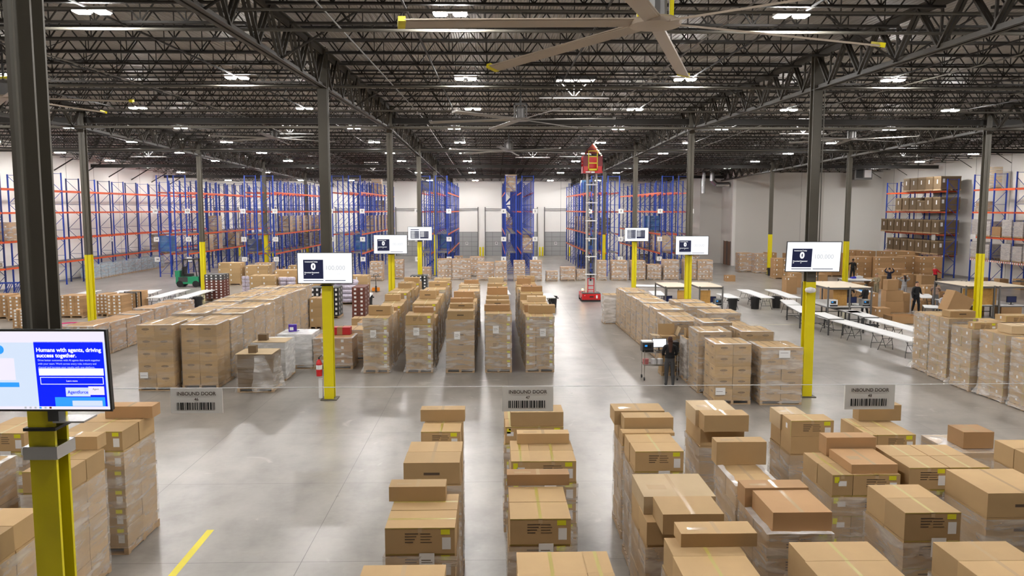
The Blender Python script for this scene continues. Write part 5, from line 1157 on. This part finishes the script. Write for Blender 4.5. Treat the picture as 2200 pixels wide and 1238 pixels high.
# ================================================================= PEOPLE
SKIN = pm('skin', (.52, .28, .18), .5); SKIN2 = pm('skin_dark', (.20, .10, .06), .5)
def person(u, v, label, H=1.7, rz=0, arms='down', shirt=(.01, .01, .012), pants=(.012, .012, .015), skin=SKIN, hair=(.03, .015, .01), hairlen=.1, shoes=(.6, .6, .6), lean=0, stride=.08, cap=None, pos=None, z0=0, seated=False):
    x, y, _ = pos or fl(u, v); s = H/1.72
    V = []; Rr = []; E_ = []; B = []
    def vx(p, r, b_, par=None):
        V.append(Vector(p)*s); Rr.append(r*s*(1.22 if r > .03 else 1) if not isinstance(r, tuple) else (r[0]*s*1.08, r[1]*s*1.15)); B.append(b_)
        if par is not None: E_.append((par, len(V)-1))
        return len(V)-1
    ln = lean
    pel = vx((0, 0, .95), (.155, .105), 'pants'); sp = vx((0, -.02*ln, 1.12), (.155, .12), 'shirt', pel); ch = vx((0, -.12*ln, 1.30), (.18, .13), 'shirt', sp); up_ = vx((0, -.19*ln, 1.41), (.10, .085), 'shirt', ch)
    nk = vx((0, -.22*ln, 1.48), .052, 'skin', up_); h1 = vx((0, -.25*ln-.012, 1.555), (.066, .078), 'skin', nk); h2 = vx((0, -.27*ln-.008, 1.63), (.075, .092), 'skin', h1); h3 = vx((0, -.27*ln+.005, 1.685), (.05, .06), 'skin', h2)
    for sd in (-1, 1):
        hp = vx((sd*.085, 0, .90), (.095, .1), 'pants', pel); st = stride*sd
        kn = vx((sd*.105, -.02-st*.5, .50), .062, 'pants', hp); sh = vx((sd*.11, .0-st*.8, .30), .056, 'pants', kn); an = vx((sd*.115, .03-st, .10), .043, 'pants', sh); he = vx((sd*.115, .02-st, .045), .042, 'shoe', an); to = vx((sd*.13, -.14-st, .035), (.04, .032), 'shoe', he)
        a = arms if isinstance(arms, str) else arms[0 if sd < 0 else 1]
        S_ = (sd*.185, -.18*ln, 1.38)
        El, Wr, Pm, dr = {'down': ((.25, .02, 1.10), (.27, -.05, .86), (.27, -.07, .79), (0, -.2, -1)),
              'fwd': ((.24, -.02, 1.11), (.17, -.24, 1.06), (.14, -.31, 1.06), (-.3, -1, 0)),
              'reach': ((.25, -.20, 1.20), (.20, -.44, 1.13), (.19, -.51, 1.12), (0, -1, -.1)),
              'up': ((.33, -.06, 1.50), (.20, -.04, 1.70), (.14, -.03, 1.74), (-1, 0, .6)),
              'head': ((.36, .0, 1.50), (.18, .04, 1.62), (.12, .05, 1.63), (-1, .1, .1)),
              'side': ((.40, .05, 1.30), (.60, .0, 1.36), (.66, -.02, 1.37), (1, 0, 0))}[a]
        f_ = lambda q: (sd*q[0], q[1]-.18*ln, q[2])
        s0 = vx(S_, .068, 'shirt', up_); e0 = vx(f_(El), .046, 'shirt', s0); w0 = vx(f_(Wr), .030, 'shirt', e0); pa = vx(f_(Pm), (.036, .022), 'skin', w0)
        D_ = Vector((sd*dr[0], dr[1], dr[2])).normalized(); Sd = D_.cross(Vector((0, 0, 1)) if abs(D_.z) < .8 else Vector((1, 0, 0))).normalized()
        P0 = Vector(f_(Pm))
        for i, (o_, l_) in enumerate(((-.028, .075), (-.01, .085), (.010, .08), (.027, .062))):
            m1 = vx(P0+D_*.045+Sd*o_, .011, 'skin', pa); vx(P0+D_*(.045+l_*.6)+Sd*o_*1.2+Vector((0, -.01, -.008)), .009, 'skin', m1)
        vx(P0+D_*.02+Sd*.055*sd, .011, 'skin', pa)
    me = bpy.data.meshes.new('body'); me.from_pydata([tuple(v_) for v_ in V], E_, []); me.update()
    o = bpy.data.objects.new('body', me); COL.objects.link(o)
    md = o.modifiers.new('skin', 'SKIN'); md.use_smooth_shade = True; md.branch_smoothing = .4
    if not me.skin_vertices: return None
    for i, sv in enumerate(me.skin_vertices[0].data):
        r_ = Rr[i]; sv.radius = r_ if isinstance(r_, tuple) else (r_, r_); sv.use_root = (i == 0)
    o.modifiers.new('sub', 'SUBSURF').levels = 2
    bpy.context.view_layer.update()
    m2 = bpy.data.meshes.new_from_object(o.evaluated_get(bpy.context.evaluated_depsgraph_get())); bpy.data.objects.remove(o); bpy.data.meshes.remove(me)
    m2.name = 'body'; m2.materials.clear()
    key = 'cloth_%d' % len(MATS)
    mm = {'skin': skin, 'shirt': pm('shirt'+key, shirt, .8) if not hasattr(shirt, 'node_tree') else shirt, 'pants': pm('pants'+key, pants, .8), 'shoe': pm('shoe'+key, shoes, .6)}
    od = ['skin', 'shirt', 'pants', 'shoe']; [m2.materials.append(mm[q]) for q in od]
    segs = [(V[a], V[b_], B[b_] if not (B[b_] == 'pants' and B[a] == 'pants') else 'pants', B[a]) for a, b_ in E_]
    for f in m2.polygons:
        c_ = f.center; best = None
        for a, b_, kb, ka in segs:
            d = b_-a; t_ = max(0, min(1, (c_-a).dot(d)/max(d.length_squared, 1e-9))); q = (c_-a-d*t_).length
            if best is None or q < best[0]: best = (q, kb if t_ > .5 else ka)
        f.material_index = od.index(best[1]); f.use_smooth = True
    t = thing('person', label, 'person', (x, y, z0), rz); ob('body', m2, t)
    hm = pm('hair'+key, cap or hair, .7); c0 = V[6]; p = MB(); n = 12
    M = Matrix.Translation(c0+Vector((0, .012*s, .012*s)))
    pr = [(.0, .105), (.05, .095), (.08, .06), (.09, .015), (.088, -.03)]
    i0 = len(p.v); k0 = p.mi(hm)
    for r_, z in pr:
        for j in range(n):
            th = 2*PI*j/n; zz = z
            if math.sin(th) < -.3 and z < .05: zz = max(z, .05)              # open over the face
            p.v.append(tuple(M @ Vector((r_*.95*s*math.cos(th), r_*1.1*s*math.sin(th), zz*s))))
    for a in range(len(pr)-1):
        for j in range(n): p.f.append((i0+a*n+j, i0+a*n+(j+1)%n, i0+(a+1)*n+(j+1)%n, i0+(a+1)*n+j)); p.m.append(k0)
    if hairlen > .15:
        prev = None
        for k in range(6):
            q = k/5; z = -.02-hairlen*q; w_ = .085-.04*q; yy = .065+.035*math.sin(q*2)+.03*(1-abs(ln))
            rw = [tuple(M @ Vector((sx*w_*s, (yy+(.03 if abs(sx) < .5 else 0))*s, z*s))) for sx in (-1, -.4, .4, 1)] + [tuple(M @ Vector((sx*w_*s, (yy-.04)*s, z*s))) for sx in (1, -1)]
            i1 = len(p.v); p.v += rw
            if prev is not None:
                for j in range(6): p.f.append((prev+j, prev+(j+1)%6, i1+(j+1)%6, i1+j)); p.m.append(k0)
            else: p.f.append(tuple(i1+j for j in range(6))); p.m.append(k0)
            prev = i1
        p.f.append(tuple(prev+j for j in reversed(range(6)))); p.m.append(k0)
    p.build('hair', t, smooth=True)
    if stride < .2: MB().lathe([(.172*s, 0), (.178*s, .02*s), (.172*s, .10*s), (.15*s, .115*s)], mm['shirt'], 18, (0, 0, 0), Matrix.Translation((0, 0, .985*s)) @ Matrix.Diagonal((1, .74, 1, 1))).build('hem', t, smooth=True)
    f = MB(); hc = V[6]
    for sx in (-1, 1):
        f.lathe([(0, -.012*s), (.012*s, 0), (0, .012*s)], BLK, 8, tuple(hc+Vector((sx*.03*s, -.083*s, -.005*s))))
        f.lathe([(0, -.03*s), (.014*s, -.01*s), (.016*s, .015*s), (0, .03*s)], skin, 8, tuple(hc+Vector((sx*.078*s, .0, -.015*s))))
    f.lathe([(.016*s, -.045*s), (.010*s, -.02*s), (.003*s, .0)], skin, 8, tuple(hc+Vector((0, -.092*s, .0)))); f.box(hc.x-.024*s, hc.x+.024*s, hc.y-.092*s, hc.y-.078*s, hc.z-.066*s, hc.z-.058*s, pm('lips', (.35, .10, .08), .5)); f.build('face', t, smooth=False)
    return t
GRY = (.30, .29, .29)
person(1438, 829, 'person seen from behind in black sweater, long brown hair, working at the printer cart', 1.66, PI-.1, 'fwd', (.006, .006, .007), (.07, .07, .075), hair=(.06, .02, .01), hairlen=.42, shoes=(.01, .01, .01), stride=.03)
person(1967, 672, 'person in black jacket walking toward the camera with pale shoes', 1.78, .15, ('down', 'fwd'), (.012, .012, .014), (.008, .009, .014), hair=(.03, .02, .015), stride=.12)
person(2008, 668, 'person in tan sweater and grey trousers reaching to a bench', 1.68, PI-.5, 'reach', (.30, .20, .15), (.16, .16, .17), hair=(.01, .008, .008), hairlen=.2, lean=.6)
person(1941, 648, 'person in light grey hooded sweater holding hands behind the head', 1.68, PI, 'head', GRY, (.32, .31, .32), hair=(.02, .01, .01), hairlen=.3)
person(1909, 625, 'person in navy top raising both arms beside the tables', 1.66, 2.7, ('up', 'up'), (.008, .01, .03), (.01, .01, .02), hair=(.01, .01, .012))
person(1882, 642, 'person in camouflage jacket standing at a white table', 1.68, -.9, 'reach', (.28, .22, .13), (.22, .18, .11), hair=(.05, .04, .02), cap=(.30, .25, .15))
person(2008, 616, 'person in bright red vest sitting back by the roofed bench', 1.62, 1.9, 'reach', (.55, .006, .02), (.01, .01, .014), hair=(.45, .36, .26), cap=(.55, .45, .36), lean=-.3)
person(1831, 603, 'person in black stretching an arm beside the rear carton stack', 1.8, PI, ('down', 'side'), (.007, .007, .008), (.006, .006, .007), hair=(.008, .008, .008), skin=SKIN2)
person(2024, 690, 'person in pale grey bending under the tilted box', 1.5, -.4, 'reach', (.42, .41, .43), (.30, .29, .30), hair=(.05, .04, .04), lean=1.4)
person(1857, 678, 'person in dark clothes behind the large roofed workbench', 1.74, PI+.5, 'fwd', (.008, .008, .01), (.008, .008, .012), hair=(.01, .01, .01))
person(1822, 672, 'person in black and white behind the bench printer', 1.70, PI-.6, 'reach', (.012, .012, .014), (.01, .01, .01), hair=(.5, .48, .47), cap=(.5, .5, .5))
person(598, 622, 'person in dark olive standing left in the pair behind brown cartons', 1.72, PI, 'down', (.05, .04, .03), (.03, .03, .03), hair=(.12, .06, .03))
person(611, 620, 'person in black standing right in the pair behind brown cartons', 1.68, PI+.3, 'down', (.01, .01, .014), (.01, .01, .01), hair=(.01, .01, .01))
person(691, 694, 'person in dark clothes and white cap half hidden by the near column', 1.66, PI-.3, 'reach', (.012, .013, .02), (.02, .02, .02), cap=(.7, .7, .72), lean=.5)

# printer cart in front of the woman
x, y, _ = fl(1384, 818); t = thing('wire_cart', 'tall chrome wire cart carrying a printer beside the long haired person', 'cart', (x, y, 0))
for a in (0, 1.15):
    for b_ in (0, .5): MB().tube((a, b_, .12), (a, b_, 1.05), .014, CHROME, 8).build('post', t); MB().tube((a-.02, b_, .06), (a+.02, b_, .06), .06, BLK, 12).build('caster', t)
for z in (.55, 1.0):
    p = MB(); p.box(-.02, 1.17, -.02, 0, z-.03, z, CHROME).box(-.02, 1.17, .5, .52, z-.03, z, CHROME).box(-.02, 0, 0, .5, z-.03, z, CHROME).box(1.15, 1.17, 0, .5, z-.03, z, CHROME)
    for i in range(9): p.box(0, 1.15, .03+i*.055, .035+i*.055, z-.01, z-.004, CHROME)
    p.build('shelf', t)
printer(x+.12, y+.02, 1.0, 'white and black label printer on the wire cart', pm('printer_face', (.05, .05, .055), .4), .95)
tag(MB().box(-.19, .19, -.0, .40, 0, .04, WHITEP).build('printer_cover', None, (x+.12, y+.02, 1.325)), 'pale cover on top of the cart printer', 'cover')
monitor(x+.55, y+.25, 1.0, 'bright screen on the wire cart behind the person', .1, False)
printer(x+1.0, y+.05, 1.0, 'black printer right of the long haired person', BLK)
for i, (a, c_) in enumerate(((.0, pm('pink_bag', (.6, .2, .2), .6)), (.28, WHITEP), (.5, WHITEP), (.8, WHITEP))): tag(MB().lathe([(0, 0), (.1, 0), (.11, .18), (0, .2)], c_, 12).build('supply_roll', None, (x+a+.08, y+.2, .552)), 'supply roll on the lower cart shelf, %s' % ['pink bagged', 'left white', 'middle white', 'right white'][i], 'roll')
BL2 = pm('blue_pallet', (.01, .06, .35), .5)

# ================================================================= let crowded floor pieces stand clear of each other
bpy.context.view_layer.update()
def bounds(o):
    lo = Vector((1e9,)*3); hi = Vector((-1e9,)*3)
    for q in [o]+list(o.children_recursive):
        if q.type == 'MESH' and q.name.split('.')[0] not in ('draped_film',):
            for c_ in q.bound_box:
                w_ = q.matrix_world @ Vector(c_)
                for i in range(3): lo[i] = min(lo[i], w_[i]); hi[i] = max(hi[i], w_[i])
    return lo, hi
cats = ('pallet load', 'cardboard box', 'column', 'folding table', 'workbench', 'bin', 'person', 'trolley', 'cart', 'pallet jack', 'forklift', 'lift')
rk = [o for o in COL.objects if o.parent is None and o.get('category') == 'pallet rack']
floor_things = [(o, *bounds(o)) for o in COL.objects if o.parent is None and o.get('category') in cats and o.location.z < .05]
floor_things += [(o, *bounds(o)) for o in rk]
def movable(o): return o.get('category') in ('pallet load', 'cardboard box') and not o.get('label', '').startswith(('foreground', 'glossy', 'milky', 'pale blue'))
carried = [o for o in COL.objects if o.parent is None and o.get('category') in ('cardboard box', 'box', 'cardboard slot') and o.location.z > .3]
for it in range(6):
    moved = 0
    for i in range(len(floor_things)):
        for j in range(i+1, len(floor_things)):
            A, al, ah = floor_things[i]; B_, bl, bh = floor_things[j]
            if al.x >= bh.x or bl.x >= ah.x or al.y >= bh.y or bl.y >= ah.y: continue
            ra, rb = A.get('category') == 'pallet rack', B_.get('category') == 'pallet rack'
            if (ra or rb) and ('rack row' in (A['label']+B_['label']).replace('orange rack row', '') or 'right rack' in A['label']+B_['label'] and 'crate' in A['label']+B_['label']): continue
            if ra and rb or ((ra or rb) and 'under the nearer' in A['label']+B_['label']): continue
            dx = min(ah.x, bh.x)-max(al.x, bl.x); dy = min(ah.y, bh.y)-max(al.y, bl.y)
            if dx < .01 or dy < .01: continue
            M_, ml, mh, ol, oh = (B_, bl, bh, al, ah) if movable(B_) else (A, al, ah, bl, bh)
            if not movable(M_) or 'rack' in M_['label'] and 'right' not in M_['label']: continue
            if dx < dy: v_ = Vector(((dx+.02)*(1 if ml.x+mh.x > ol.x+oh.x else -1), 0, 0))
            else: v_ = Vector((0, (dy+.02)*(1 if ml.y+mh.y > ol.y+oh.y else -1), 0))
            if v_.length > .9: v_ = v_.normalized()*.9
            for c_ in carried:
                if ml.x < c_.location.x < mh.x and ml.y-.05 < c_.location.y < mh.y and abs(c_.location.z-mh.z) < .1: c_.location += v_
            M_.location += v_; ml += v_; mh += v_; moved += 1
    if not moved: break

tabs = [o for o in COL.objects if o.get('category') == 'folding table']
for o in [q for q in COL.objects if q.name.startswith('packing_supplies')]:
    if abs(o.location.z-.76) < .03:
        best = min(tabs, key=lambda t_: (t_.matrix_world.translation-o.location).length)
        c_ = best.location.to_2d()+Vector((-math.sin(best.rotation_euler.z), math.cos(best.rotation_euler.z)))*1.0
        o.location = (c_.x, c_.y, .742)
    elif abs(o.location.z-.9) < .03: o.location.z = .852
